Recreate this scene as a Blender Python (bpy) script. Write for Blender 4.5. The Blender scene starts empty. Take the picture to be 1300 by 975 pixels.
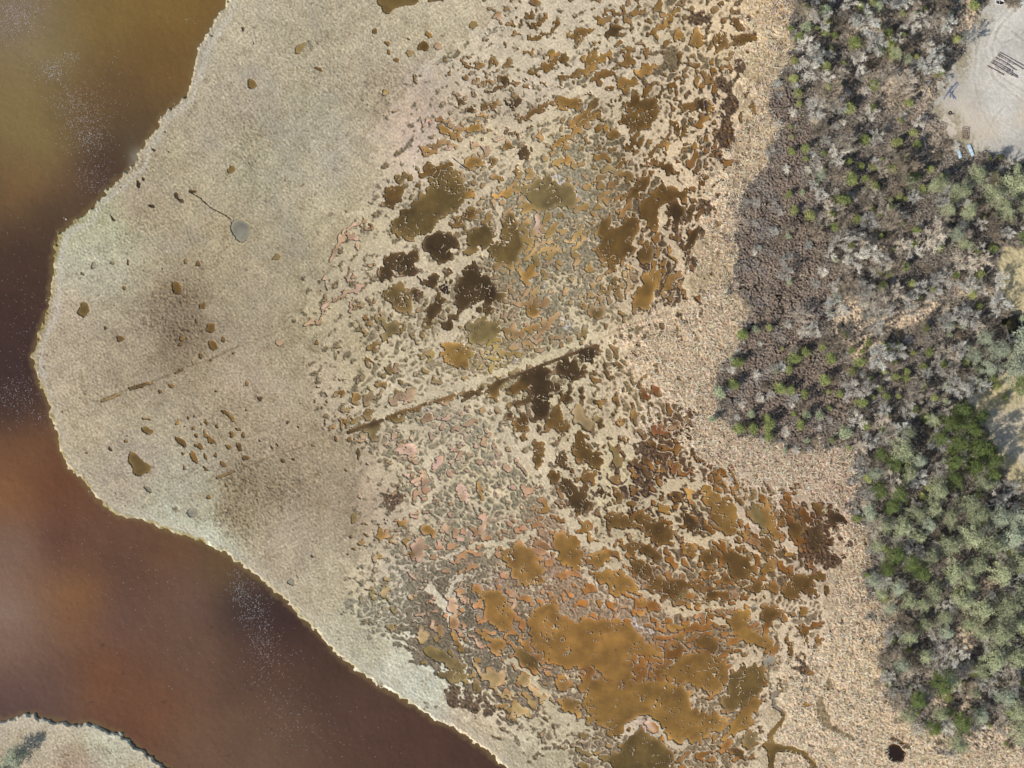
import bpy, math, random
import numpy as np
random.seed(7); RNG = np.random.default_rng(11)
S = 0.2                      # metres per photo pixel
CX, CY = 650.0, 487.5
# ---------------------------------------------------------------- traced outlines
# survey sheets: each has an origin (photo pixels) and lists of pool outlines in 3.9x sheet units
K39 = 3.9
SHEETS = {
(320,0): """
o 610,0 640,45 672,75 700,40 740,28 800,25 830,0 820,-40 640,-40
o 865,-30 870,15 890,4 930,6 960,-4 960,-30
m 240,262 255,230 265,205 285,195 303,215 300,245 285,250 283,222 262,222 250,262
c 212,235 245,215 265,205 255,230 240,262 212,265
b 310,328 340,335 347,355 335,360
c 1070,130 1085,100 1115,105 1110,135 1080,140
d 1155,440 1200,435 1240,400 1210,380 1250,372 1290,395 1290,420 1240,430 1215,465 1165,470
b 1068,460 1085,442 1120,475 1085,476
d 995,525 1040,475 1065,510 1030,520
d 1048,570 1085,508 1110,550
d 1230,490 1290,500 1300,545 1250,520
b 1135,415 1160,390 1195,405 1190,415 1165,412 1145,430
a 918,630 950,625 1000,645 1060,625 1110,600 1160,612 1120,645 1050,655 1000,690 960,675 925,660
a 838,730 855,720 880,740 915,735 915,755 880,768 840,760
b 835,815 890,800 885,825 850,830
b 820,850 870,830 930,820 1000,795 1010,815 960,840 900,865 840,895 820,880
a 1050,790 1075,772 1100,790 1140,785 1150,815 1120,845 1070,845 1045,820
o 710,860 745,845 790,880 785,908 740,895 700,888
d 650,925 680,915 740,935 755,960 755,990 700,1034 660,1034 650,975
m 925,310 1005,238 1012,245 960,290 930,320
m 1150,165 1180,135 1240,145 1235,152 1180,148 1158,168
m 940,520 1000,475 1005,482 950,525
b 1140,655 1190,635 1185,650 1145,663
m 1060,660 1150,640 1150,655 1070,675
p 1190,690 1225,660 1240,635 1242,665 1225,690 1195,695
m 600,925 615,930 620,980 605,975
""",
(650,0): """
b 78,110 120,110 165,75 175,95 150,125 100,150 80,150
b 205,95 235,105 220,150 180,170 120,200 75,195 85,180 150,170 205,140
b 455,60 530,58 575,30 575,55 540,72 460,80
b 598,72 650,35 675,22 665,50 610,75
b 605,25 640,0 650,5 620,28
d 452,160 480,128 510,140 550,135 555,165 500,182 460,172
b 292,205 330,150 390,130 400,150 350,190
a 170,290 190,262 235,250 225,275 185,297
b 90,358 150,330 255,265 275,280 265,300 150,355 135,378
a 340,290 400,245 430,270 490,245 500,285 440,310 400,350 360,395 350,345
b 225,385 290,350 330,340 330,365 270,390 235,402
b 390,400 420,375 480,350 500,338 515,355 500,390 450,405 430,435
b 525,315 545,270 570,225 600,260 620,290 590,320 560,340
b 630,220 660,222 690,250 690,275 650,285
a 590,350 650,330 700,300 715,330 690,370 640,385
a 515,375 560,370 590,390 640,410 560,450 520,440
a 745,70 800,50 840,45 810,80 760,90
a 690,150 720,120 740,170 710,205
a 800,200 820,130 840,150 835,210
a 750,110 780,90 770,150
a 890,200 900,150 930,135 960,180 930,230 905,240
b 1005,265 1010,190 1040,140 1060,160 1055,240 1030,272
b 1085,80 1120,80 1130,110 1110,150 1080,130
b 1095,190 1130,165 1220,170 1230,200 1130,230 1110,250
a 205,420 280,425 260,442 215,442
d 0,495 45,475 60,500 10,545 0,540
b 15,590 100,545 160,500 180,510 165,560 70,600 40,615
a 190,495 240,485 310,465 345,505 330,530 235,555 225,530
a 270,635 310,570 380,540 440,560 445,600 400,600 370,625 340,660 300,645
b 560,510 620,495 700,480 740,455 725,500 700,530 640,545 570,560
b 525,570 600,575 680,550 730,540 720,570 690,620 640,640 600,670 570,630 540,600
d 25,760 60,720 95,715 100,760 70,805 30,780
a 180,740 240,680 290,675 280,695 230,720 195,765
a 260,750 300,790 280,825 240,790
a 0,860 20,810 40,805 30,840 5,870
c 50,975 70,920 150,870 220,880 270,930 320,940 330,980 300,1020 190,1030 150,1045 100,1005
b 550,735 590,700 650,685 640,710 580,740
b 625,810 690,780 700,720 750,680 770,690 720,730 700,800 640,825
c 445,830 470,800 520,840 550,830 530,870 490,880
b 465,890 510,900 550,880 520,930 490,950
b 550,960 600,920 620,870 670,860 680,900 640,940 640,975 560,990
b 720,830 760,815 800,820 800,860 770,870 740,860
b 680,975 720,920 770,920 830,935 870,950 890,975 760,1010 700,1010
a 905,365 930,345 920,450 900,470
a 980,500 1000,530 975,590 940,610 970,560
b 835,670 850,610 880,590 860,680 840,705
a 895,730 920,690 935,720 900,760
d 880,850 920,790 930,860 905,880
b 860,500 900,500 890,550 850,550
h 1010,360 1060,340 1060,400 1090,430 1130,490 1110,560 1080,580 1100,640 1110,690 1060,720 1040,780 1000,800 1020,700 1000,640 1040,590 1060,500 1010,440
h 1110,300 1160,300 1155,350 1120,380
m 220,760 330,740 300,800 260,830
m 660,430 700,425 695,445 665,450
h 870,70 960,60 1000,100 960,120 880,110
h 1100,180 1220,160 1240,200 1180,230 1110,240
m 690,250 800,230 830,260 800,340 740,370 700,360
m 290,870 380,820 400,880 370,950 320,940
""",
(320,240): """
o 680,180 700,140 830,40 860,0 900,-75 960,-90 1000,-110 1035,-80 1050,0 1060,50 1030,100 950,150 850,230 780,260 720,245 690,220
p 545,150 550,165 480,200 440,250 422,290 388,372 376,360 405,290 425,240 465,185
p 470,215 490,205 525,245 510,262 480,240
p 505,295 530,270 535,290
c 88,350 115,318 145,322 135,348
d 630,465 635,400 650,350 690,310 760,310 810,290 830,330 810,380 840,405 800,450 760,430 730,410 690,440 650,468
d 845,290 860,240 920,210 1000,230 1030,280 1000,300 970,360 920,370 890,330
d 800,440 880,440 930,400 940,430 890,500 850,480
o 625,520 680,480 740,455 790,490 795,590 770,625 700,610 680,560
k 930,490 950,455 975,460 980,510 950,515
d 870,670 870,580 910,540 920,510 940,520 945,580 920,640 890,680
d 930,660 980,640 1010,600 1005,500 1030,430 1060,380 1100,340 1140,400 1210,470 1200,560 1170,640 1140,560 1100,560 1080,590 1020,620 980,715 940,700
b 970,160 1040,130 1060,110 1150,90 1130,120 1060,150 1000,195
o 1050,260 1070,200 1130,170 1190,190 1210,250 1170,300 1110,310 1060,330
a 1050,0 1110,0 1100,60 1060,60
a 1180,30 1250,0 1290,0 1290,40 1200,55
o 1220,250 1250,130 1290,120 1310,180 1330,280 1300,380 1200,360 1150,320
c 1060,660 1160,640 1240,680 1230,720 1120,780 1080,740
a 930,750 1040,760 1080,800 1080,870 1040,890 930,850
c 615,600 640,610 670,660 740,650 735,690 680,730 650,770 645,690 620,650
d 1180,950 1290,920 1330,905 1330,920 1240,960 1190,1000
p 250,670 290,650 328,640 330,600 350,575 395,545 440,512 480,500 520,480 550,480 545,500 500,520 440,532 400,555 362,585 350,630 335,655 290,668 255,682
p 462,450 478,425 505,408 508,425 470,458
p 350,430 362,422 372,450 376,500 366,510 358,460
p 470,570 485,555 500,560 488,580 496,620 485,635 474,600
m 550,360 590,370 585,400 570,460 555,455 560,400
b 575,165 600,170 595,200 578,200
m 700,860 740,840 735,880 700,900
p 690,880 735,838 745,855 720,885 740,905 700,910
""",
(650,240): """
o 0,180 30,240 50,280 20,320 0,350 -40,360 -70,300 -30,230
c 0,0 60,20 100,70 150,110 190,95 270,80 290,40 310,0 250,-30 60,-20
b 400,300 450,260 460,210 520,180 570,130 620,150 635,200 600,300 560,340 540,370 510,390 520,430 450,360
b 430,170 490,120 510,150 470,210 430,240
b 610,330 640,270 670,250 700,280 690,380 640,370 620,360
b 640,50 690,30 740,20 740,70 720,150 735,210 710,235 680,180 640,120 630,80
b 790,0 890,0 850,20
d 770,100 800,70 840,70 850,110 830,180 830,240 810,275 790,240 810,170
d 850,180 870,90 905,50 920,90 890,150 860,180
d 860,320 850,290 890,210 940,170 930,200 900,270 880,320
h 860,370 890,330 930,340 910,400
h 930,40 990,60 980,140 930,130
h 920,190 960,185 950,240 925,230
a 760,270 800,320 815,375 780,340
a 575,570 610,540 650,470 640,430 690,400 740,410 720,480 710,530 700,560 670,600 600,590
o 415,490 440,460 490,510 470,530 440,510
o 480,460 520,430 550,520 540,570 510,540
t 550,370 590,390 600,460 570,520
o 400,590 460,590 440,640 395,640
c 330,710 370,690 385,720 340,770
a 740,490 790,440 770,510 740,520
b 830,450 860,480 850,515 825,490
a 80,420 70,380 130,370 100,460 60,480 40,400
d 320,800 380,790 440,765 420,830 380,870 340,850
d 215,870 290,830 350,880 350,930 300,950 230,930
d 30,940 110,890 190,880 190,940 150,975 60,985
b 380,930 420,900 440,960 400,975
a 580,790 630,830 610,830
p 105,110 130,110 140,200 165,220 120,230
b 835,640 860,640 860,670 840,660
""",
(0,0): """
o 1120,850 1140,815 1162,820 1165,840 1140,860
k 1190,140 1205,135 1210,155 1198,158
k 745,735 775,742 760,752
k 830,745 842,740 840,768
k 705,880 728,878 715,900
k 675,900 690,890 700,930 680,930
k 600,915 605,930 595,930
k 1035,165 1060,178 1045,182
k 1250,200 1265,225 1255,220
k 865,940 880,965 875,975
k 812,650 820,650 820,660 812,658
""",
(0,240): """
l 1145,160 1180,145 1225,165 1245,200 1215,265 1170,255 1145,210
b 850,460 880,460 900,490 895,525 870,520 852,490
b 1020,670 1062,668 1065,695 1045,715 1020,700
b 1020,750 1060,750 1085,790 1050,798
b 575,725 595,725 620,740 595,762 578,745
k 860,10 880,20 885,45 915,55 905,68 875,50
k 735,80 750,70 770,85 750,95
k 535,115 555,130 575,155 560,160 548,135
k 628,345 640,350 635,385 628,370
k 930,10 975,0 975,10 940,20
""",
(0,485): """
o 692,230 720,218 760,235 755,255 720,258
o 692,180 720,176 755,188 750,194 720,188
o 632,365 655,345 690,370 715,400 748,415 740,445 700,468 665,460 655,420 635,400
l 708,515 720,510 755,530 755,545 738,548
b 868,268 915,290 925,320 910,325 870,290
b 1000,228 1035,265 1065,285 1065,305 1040,308 1015,265
b 955,305 985,310 990,292 1010,330 1000,342 960,325
b 1092,128 1130,150 1170,190 1150,195 1125,160 1100,155
b 1165,305 1190,300 1200,345 1180,340
b 1195,362 1235,370 1230,390 1200,388
b 1000,405 1045,440 1015,440
b 640,36 700,15 760,-3 762,3 700,25 645,42
c 490,97 550,72 600,56 602,62 555,80 494,104
b 1070,470 1110,452 1150,445 1150,455 1110,465 1075,478
m 845,610 870,608 910,640 905,650 880,638 855,632
""",
(320,485): """
b 420,70 440,35 460,30 460,60 430,80
a 490,60 500,45 530,60 530,90 510,108 495,80
t 540,100 575,30 585,40 585,90 590,110 550,118
b 438,190 455,165 475,185 465,215 440,215
d 465,250 530,215 600,200 650,183 640,205 600,225 530,235
c 545,240 600,225 645,205 620,240 590,270 560,250
b 672,178 740,150 765,146 760,162 690,180
b 780,145 860,108 850,130 785,160
b 905,95 1000,65 1010,80 960,95 915,105
d 1040,50 1135,22 1138,60 1120,70 1080,62 1060,60 1045,90
b 1165,40 1180,0 1230,20 1220,100 1190,80
d 1255,30 1290,0 1290,60
b 1210,135 1225,165 1200,160
d 1260,155 1290,130 1300,160 1290,180 1265,180
p 500,280 560,270 585,295 520,295
p 690,240 720,260 710,290 650,325 680,280
p 665,90 720,60 800,30 820,70 760,110 680,115
p 775,265 810,255 790,290
p 690,340 770,310 800,290 830,350 780,385 770,360
p 810,450 850,455 850,480 825,510 845,580 820,575 805,500
c 485,690 500,640 525,640 520,680 500,700
a 608,720 630,695 660,740 655,790 635,795 612,760
a 685,680 720,695 770,680 765,710 730,718
a 680,800 700,750 710,770 695,812
a 740,810 760,770 785,760 770,820
p 790,800 815,750 850,800 860,840 830,905 810,880
a 820,725 870,705 910,730 900,780 870,750
p 1005,520 1045,480 1055,540 1090,580 1060,610 1030,570
a 1110,490 1130,485 1150,600 1135,605
p 930,690 960,690 970,730 950,780 940,740
p 1000,760 1030,740 1060,780 1040,800
g 1225,810 1290,820 1330,900 1340,1000 1290,960 1240,880
h 640,590 700,520 760,510 770,560 720,620 650,630
p 1130,670 1160,660 1150,800 1120,790
""",
(650,485): """
b 0,0 50,0 80,10 60,40 30,60 0,70
d 80,0 240,0 240,30 190,50 200,90 180,140 130,200 100,190 110,150 90,100 0,120 0,95 110,60
b 240,60 260,40 260,90 240,150 275,180 270,270 240,300 220,270 245,240 190,230 170,270 150,260 180,170 200,140 230,100
b 0,180 80,150 75,290 50,290 0,220
b 115,290 150,290 170,330 155,400 130,435 110,400 100,350
b 315,260 340,240 380,290 360,310 400,340 440,340 450,400 420,435 370,420 340,390 290,350 310,310
d 205,410 230,345 270,380 270,410 315,430 310,450 260,420
b 165,440 200,430 240,460 230,500 200,500
d 240,500 260,465 310,480 330,540 370,505 390,510 380,570 410,610 350,655 300,640 260,610 265,560 240,530
b 195,590 220,570 260,620 240,640
d 415,530 440,520 465,550 440,570
t 290,130 310,90 350,110 360,190 400,150 450,170 400,210 390,250 350,210 310,210
c 460,300 490,300 540,370 540,430 510,430 500,370
o 460,450 540,470 530,500 490,490
r 655,0 665,50 690,75 680,95 650,70
r 690,250 700,190 740,230 790,270 760,265
d 580,380 610,380 660,430 720,460 715,490 660,480 620,430
d 700,390 740,345 755,400
h 640,500 720,510 690,555 650,530
d 770,170 830,200 810,225 760,190
d 780,560 810,530 830,570 870,620 870,660 930,700 970,720 940,760 880,740 850,680 850,610
h 610,280 680,300 720,340 700,400 620,360
h 590,450 640,470 690,540 670,560 610,500
h 870,620 920,610 960,690 930,710
a 850,530 890,510 905,560 880,590 855,570
a 930,510 970,510 1050,560 1100,600 1120,650 1110,710 1080,770 1020,720 990,640 950,590
b 1040,510 1090,540 1130,560 1155,610 1120,590 1060,540
b 1075,430 1095,440 1110,490 1160,550 1120,530
b 995,445 1010,445 1028,500 1010,500
c 1190,600 1220,600 1250,680 1265,750 1240,780 1210,720 1170,640
a 1120,720 1160,740 1185,790 1150,770
b 440,700 490,640 540,640 570,670 620,660 650,640 720,680 790,720 800,780 760,820 700,790 640,720 560,730 500,740
a 700,600 750,600 800,640 780,650 730,640
a 330,700 360,690 400,720 380,750 440,790 370,790
b 500,790 560,790 640,800 700,820 740,860 745,890 700,880 640,840 600,865 560,840
b 570,890 620,870 700,920 720,975 620,975 600,930
a 190,750 240,740 330,780 340,850 360,930 300,930 230,890 220,820
a 370,850 480,830 490,880 430,910 400,900
g 0,800 60,790 150,900 165,975 140,1010 0,1000
a 105,590 120,640 110,660
a 140,590 190,610 190,650 150,650
b 930,840 1000,815 1030,870 990,900 935,890
b 1040,870 1060,840 1150,850 1200,920 1240,975 1110,975 1070,930
a 850,800 920,800 900,850 850,860
b 1080,770 1140,775 1150,810 1090,790
o 1225,830 1290,790 1290,850
""",
(970,485): """
a 0,560 30,620 50,700 90,790 60,790 30,740 0,680
b 70,610 100,640 120,700 100,725 80,690
b 110,700 200,700 210,740 160,780 120,760
d 220,700 280,690 300,750 290,840 240,850 215,800
d 320,650 370,620 380,660 430,700 360,710 320,690
b 230,590 290,600 310,650 250,640
h 290,870 350,840 400,910 320,930
b 80,970 140,950 230,950 260,975 150,985
b 0,740 60,790 60,850 0,860
a 100,830 160,830 150,860 90,870
a 0,880 50,870 70,930 0,960
h 200,760 300,740 330,820 300,880 220,870
""",
(970,725): """
b 0,60 40,60 65,85 60,115 0,90
b 80,95 130,40 200,15 250,50 240,80 180,110 150,155 100,140
b 220,90 260,80 255,130 230,130
b 0,145 40,150 60,185 100,190 100,205 55,215 50,270 30,280 10,240 0,235
b 85,210 130,240 100,270 80,265
a 140,270 210,260 160,285
b 110,320 130,320 145,380 148,425 125,430 105,390
a 0,350 55,350 45,390 0,400
l 0,430 50,415 60,440 20,480 0,470
k 605,880 640,855 680,870 710,910 670,955 620,935
h 620,825 660,820 735,870 730,890 690,865 640,850
h 600,870 615,860 610,920 600,900
l 112,560 100,570 74,598 52,640 62,670 88,680 100,700 86,700 50,680 30,640 44,600 85,572 95,545
o 88,690 106,690 106,730 80,770 46,815 52,855 80,858 140,868 200,893 240,930 275,990 240,980 215,935 180,908 140,905 95,895 60,900 50,940 48,1000 20,1000 25,930 8,880 8,820 60,765 88,730
h 150,460 175,420 200,440 240,500 210,520 170,510
m 165,580 240,560 235,590 180,600
m 310,540 330,530 345,560 330,600 312,580
m 265,620 290,610 300,680 330,720 340,780 300,780 265,720
m 330,760 380,780 460,825 465,840 400,825 340,800
""",
(320,725): """
c 645,150 665,120 690,130 670,165
c 550,88 600,65 610,85 575,97
c 628,65 670,40 690,45 660,70
t 625,130 640,95 690,80 680,105 650,130
t 810,310 850,290 875,320 860,360 820,340
c 865,395 900,375 960,405 1030,450 1055,480 1065,550 1030,555 960,540 920,525 930,495 970,510 985,480 940,460 910,440
c 1085,550 1110,530 1140,560 1130,590 1095,575
a 955,240 985,270 1000,310 1040,350 1055,400 1010,370 980,310
t 1080,445 1130,480 1200,500 1240,480 1260,520 1215,580 1190,585 1150,530 1100,490
p 950,130 1000,130 1030,200 1000,215 1040,260 1060,300 1000,240 955,190
g 1055,50 1110,90 1180,90 1230,100 1290,180 1290,280 1270,320 1200,290 1160,240 1140,140 1090,100
a 1110,280 1150,310 1250,340 1260,380 1240,430 1190,410 1180,350 1130,320
p 1060,310 1090,320 1150,380 1130,390
p 1010,100 1060,130 1070,165 1030,140
t 1205,600 1290,610 1290,640 1220,620
o 1200,650 1290,670 1280,730 1250,710
p 760,15 800,10 820,50 790,35
h 215,15 225,20 238,45 230,48
m 460,140 510,130 530,170 490,195 460,180
m 850,390 880,400 940,470 900,470 860,430
h 940,590 1000,560 1040,600 1000,660 1050,640 1110,600 1130,680 1110,720 1040,670 980,680
h 1140,620 1230,690 1200,720 1150,700
""",
(650,725): """
g 70,240 110,180 200,140 240,180 250,240 310,260 340,230 440,240 560,250 620,290 640,340 700,370 760,420 700,420 650,400 600,420 580,440 600,550 540,550 470,530 420,500 400,470 300,480 220,470 150,430 120,380 90,310
a 330,530 360,510 420,540 480,560 560,560 680,545 800,550 860,570 900,620 870,660 910,690 960,710 970,740 920,790 880,840 810,855 760,820 730,760 700,730 650,722 600,735 560,770 550,830 510,830 480,780 440,760 380,740 370,690 340,620
a 730,480 780,490 830,420 900,400 1000,420 1060,450 1070,500 1050,590 970,625 900,560 830,540 760,530
o 1080,520 1100,490 1170,455 1250,465 1260,560 1230,620 1170,620 1150,670 1100,700 1060,700 1030,650 1060,600
a 960,720 1060,710 1080,750 1040,800 940,830 890,870 850,860 900,810
a 1110,720 1200,620 1240,640 1230,700 1180,720 1200,750 1130,800 1060,830 1040,890 1030,850 1070,790
c 1130,820 1210,780 1225,800 1200,870 1150,870
d 1065,880 1110,870 1160,910 1150,935 1100,900
o 480,910 540,870 600,790 680,800 770,870 800,920 790,1000 490,1000
a 215,630 240,620 310,650 350,700 330,730 280,710 240,670
g 200,540 260,500 310,570 270,600 220,580
t 20,510 80,510 120,590 190,640 160,670 100,600 40,560
t 80,620 130,660 120,680 80,650
t 0,660 40,650 80,690 85,720 30,735 0,720
o 0,380 30,370 120,440 170,490 120,480 60,470 20,420
g 0,310 60,330 110,380 80,400
p 0,90 30,100 20,180 0,200
a 365,20 400,10 430,50 480,80 500,130 530,130 540,100 600,110 640,130 620,60 560,0 450,0 400,0
b 610,10 700,0 780,50 840,40 900,40 940,70 930,100 850,95 820,130 780,110 740,80 690,110 660,90 670,50
c 780,170 800,140 860,100 870,115 820,160
b 955,130 980,85 1020,100 1000,150
b 1125,85 1180,55 1250,50 1290,80 1240,100 1180,115
b 1030,170 1050,110 1080,100 1070,180 1050,188
b 1080,0 1230,0 1240,25 1130,20
o 830,310 870,330 860,380 830,390 810,330
a 750,270 800,260 900,270 830,290 760,300
b 900,350 950,310 1010,330 1030,370 1010,400 970,400
b 1030,390 1080,380 1110,400 1080,420
a 1060,250 1100,200 1180,170 1200,240 1140,280 1290,320 1280,390 1200,360 1140,350 1080,300
b 1215,210 1250,170 1290,200 1290,270 1240,240
p 640,730 680,745 720,790 700,800 660,770
""",
}
# small round holes: sheet origin -> "tone cx cy rx ry angle"
HOLES = {
(320,0): "b 608 155 17 13 0;b 670 213 11 11 0;b 677 257 10 13 0;b 712 298 13 10 0;a 875 171 19 13 20;b 848 228 27 25 0;p 922 231 19 18 0;t 780 265 23 17 -25;b 777 194 10 7 0;b 809 387 12 27 15;t 660 459 17 17 0;b 705 556 10 8 0;p 1222 86 32 18 -8;a 1275 117 18 15 0;a 1159 203 14 11 0;b 1241 217 12 12 0;b 1052 305 14 8 0;b 1076 333 18 20 0;b 1124 327 23 21 0;b 1188 307 23 14 10;b 985 362 14 9 0;a 1167 364 19 10 0;b 1051 389 14 10 0;b 1105 391 20 13 10;b 1150 531 22 16 0;b 1195 516 20 16 0;d 1206 548 24 10 0;b 940 590 22 12 0;a 1150 578 28 14 10;a 930 692 15 14 0;p 1120 706 45 14 0;p 1155 730 18 28 0;p 985 735 28 12 0;p 862 605 22 18 0;b 1190 800 16 20 0;b 1270 722 24 18 0;a 1222 890 34 16 0;d 1265 650 18 14 30",
(650,0): "b 105 15 25 20 0;b 28 78 12 12 0;b 90 71 20 11 0;a 25 163 25 13 0;b 290 5 30 6 0;a 282 163 17 13 0;b 85 255 25 10 -15;b 30 243 8 5 0;a 440 103 18 16 0;b 582 145 12 9 0;b 527 214 24 16 -20;b 68 390 25 12 0;b 10 406 15 14 0;b 78 432 20 11 0;c 165 414 24 14 0;a 470 635 20 22 0;b 5 330 15 12 0;b 20 660 30 15 -15;d 90 633 20 8 -20;a 135 665 25 12 -20;a 400 910 18 35 20;a 775 730 20 20 0;a 550 790 18 20 0;o 580 880 20 20 0;b 970 400 25 22 0;d 940 515 25 25 0;b 820 640 15 20 0;b 845 750 30 10 -40;d 948 735 12 28 10;d 945 890 12 30 0;a 420 215 15 12 0;a 370 465 12 12 0",
(320,240): "b 540 192 14 12 0;b 603 130 16 9 0;d 820 520 30 30 0;b 565 650 14 30 0;o 515 585 16 12 0;p 135 760 22 17 0;b 607 780 8 20 0;b 700 20 55 40 -10;d 975 400 18 18 0;b 580 850 12 22 -30;b 320 760 8 12 0;b 430 795 10 10 0;d 335 925 8 6 0;b 450 940 8 8 0;b 595 560 14 7 -20",
(650,240): "d 765 170 22 22 0;b 425 545 10 20 0;o 350 580 15 12 0;c 115 345 22 25 0;a 100 605 30 30 0;a 90 690 50 15 -20;c 345 535 10 12 0;d 860 650 12 10 0;d 820 690 6 10 0;a 395 130 10 12 0;a 310 185 10 8 0;a 220 380 14 18 0;d 840 740 5 12 0;a 655 930 20 14 -60",
(0,0): "o 1245 415 22 25 0",
(0,240): "o 415 598 28 38 10;l 465 378 13 17 0;l 558 364 12 10 0;l 407 420 8 8 0;b 615 490 8 10 0;b 920 358 8 13 0;b 980 373 12 11 0;b 1002 577 18 14 -30;b 900 738 14 9 0;b 893 768 7 18 30;b 525 687 9 8 0;b 995 825 11 11 0;b 1108 745 9 14 20;b 973 650 9 6 0;b 895 900 22 4 -25;b 1045 845 12 5 -25;b 1155 812 16 3 -15;b 845 968 10 6 0;d 1225 968 8 12 20;b 806 392 5 6 0",
(0,485): "l 952 646 27 24 0;b 628 293 9 8 0;b 960 372 16 30 -25;b 1017 370 9 15 0;a 880 198 8 18 20;b 932 175 5 12 0;b 962 168 5 8 0;b 1023 200 9 16 -15;b 972 263 9 14 0;b 955 228 8 8 0;b 996 207 5 8 0;b 910 220 5 5 0;b 908 355 8 8 0;b 1145 258 12 18 -25;b 1206 264 11 11 0;b 1130 318 17 10 25;b 1067 360 6 14 -10;b 1103 406 20 10 35;b 912 423 9 7 0;b 1072 215 8 12 0;b 1180 232 12 6 0;b 1035 570 13 9 -20;a 1120 508 9 8 0;b 850 18 10 12 0;b 793 44 11 9 0;b 1225 10 8 12 0;k 425 353 6 5 0;k 617 608 5 5 0;b 545 330 7 12 -25;k 1070 45 8 5 0;b 1215 138 6 6 0;b 1235 82 4 4 0;k 310 147 5 3 30",
(320,485): "c 475 138 32 12 5;o 505 185 25 12 -20;o 580 155 32 20 -15;b 640 18 18 15 0;p 645 65 10 10 0;b 480 285 12 12 0;d 528 350 7 28 5;b 565 405 10 10 0;b 420 280 12 16 15;c 558 702 15 8 0;c 563 760 14 10 30;a 543 798 13 12 0;d 502 826 10 10 0;b 490 764 9 8 0;d 475 853 6 6 0;c 628 865 15 20 0;a 660 690 8 7 0;b 783 853 16 20 0;p 760 475 11 28 0;p 805 645 13 25 0;d 40 84 11 14 -20;d 240 107 5 4 0;d 175 198 8 8 0;d 229 222 5 9 -20;d 365 57 7 7 0;d 372 95 6 7 0;d 333 28 6 9 0;d 354 190 5 14 0;b 394 233 12 12 0;d 37 295 6 6 0;d 97 320 7 7 0;d 125 310 4 16 -25;d 155 390 11 9 0;d 205 380 12 8 0;d 300 863 8 6 0;b 295 313 9 5 0;k 367 467 4 4 0;b 465 435 6 7 0;c 545 575 8 12 0;m 240 490 5 22 -20;b 310 95 6 8 0;k 0 968 12 12 0",
(650,485): "b 365 470 22 28 0;b 405 475 13 30 15;d 482 560 10 12 0;b 530 565 20 35 0;a 535 200 10 30 0;a 595 150 9 35 10;a 440 110 28 20 0;o 620 240 15 15 0;r 705 40 20 25 0;d 665 385 15 18 0;d 740 560 25 15 0;b 735 435 25 12 20;b 680 310 20 20 0;r 805 430 14 25 0;r 875 455 14 30 0;r 615 542 12 10 0;k 890 375 8 9 0;h 860 140 22 14 35;b 310 435 12 12 0;a 505 75 20 10 -30;a 560 280 12 12 0;d 1070 910 5 5 0;b 245 675 10 18 0;b 250 640 8 8 0",
(970,485): "d 450 520 1 1 0",
(970,725): "b 280 30 30 22 -10;b 310 95 14 28 0;b 205 325 21 36 0;b 268 338 19 22 0;b 5 555 12 20 0;a 208 660 18 16 0;a 228 505 15 10 0;a 200 200 16 25 0;h 465 262 14 10 30;h 385 250 8 14 0;h 490 345 14 8 0;h 590 490 10 8 0;m 500 280 8 14 -30;h 235 860 20 8 20",
(320,725): "c 706 185 12 30 -10;c 698 275 22 19 0;c 597 122 17 17 0;l 193 53 17 15 0;p 790 125 9 18 0;p 905 205 11 14 0;p 893 145 8 14 0;p 900 275 12 30 -20;p 625 220 8 8 0;m 720 372 16 8 20;m 590 330 20 12 0;m 480 160 18 14 0;m 640 210 20 14 0",
(650,725): "d 1065 925 14 22 0;b 1067 45 25 22 0;b 968 20 12 25 0;a 430 155 20 14 20;a 650 155 25 22 0;a 640 210 18 18 0;b 920 165 20 14 20;a 870 185 30 15 10;a 970 205 20 15 0;b 755 125 20 14 0;c 275 862 14 10 0;p 345 840 20 10 0;c 325 890 18 14 30;a 420 905 15 10 30;b 985 380 12 30 -20;d 1110 285 5 5 0;d 1155 270 3 3 0",
}
TONE = {'d':(76,56,30),'b':(106,77,36),'a':(146,108,52),'o':(112,88,46),'g':(152,112,56),'p':(182,148,122),
        'm':(134,122,104),'k':(44,30,20),'t':(166,138,94),'l':(136,130,118),'r':(112,68,36),'c':(132,110,68),'h':(84,68,50)}
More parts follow.
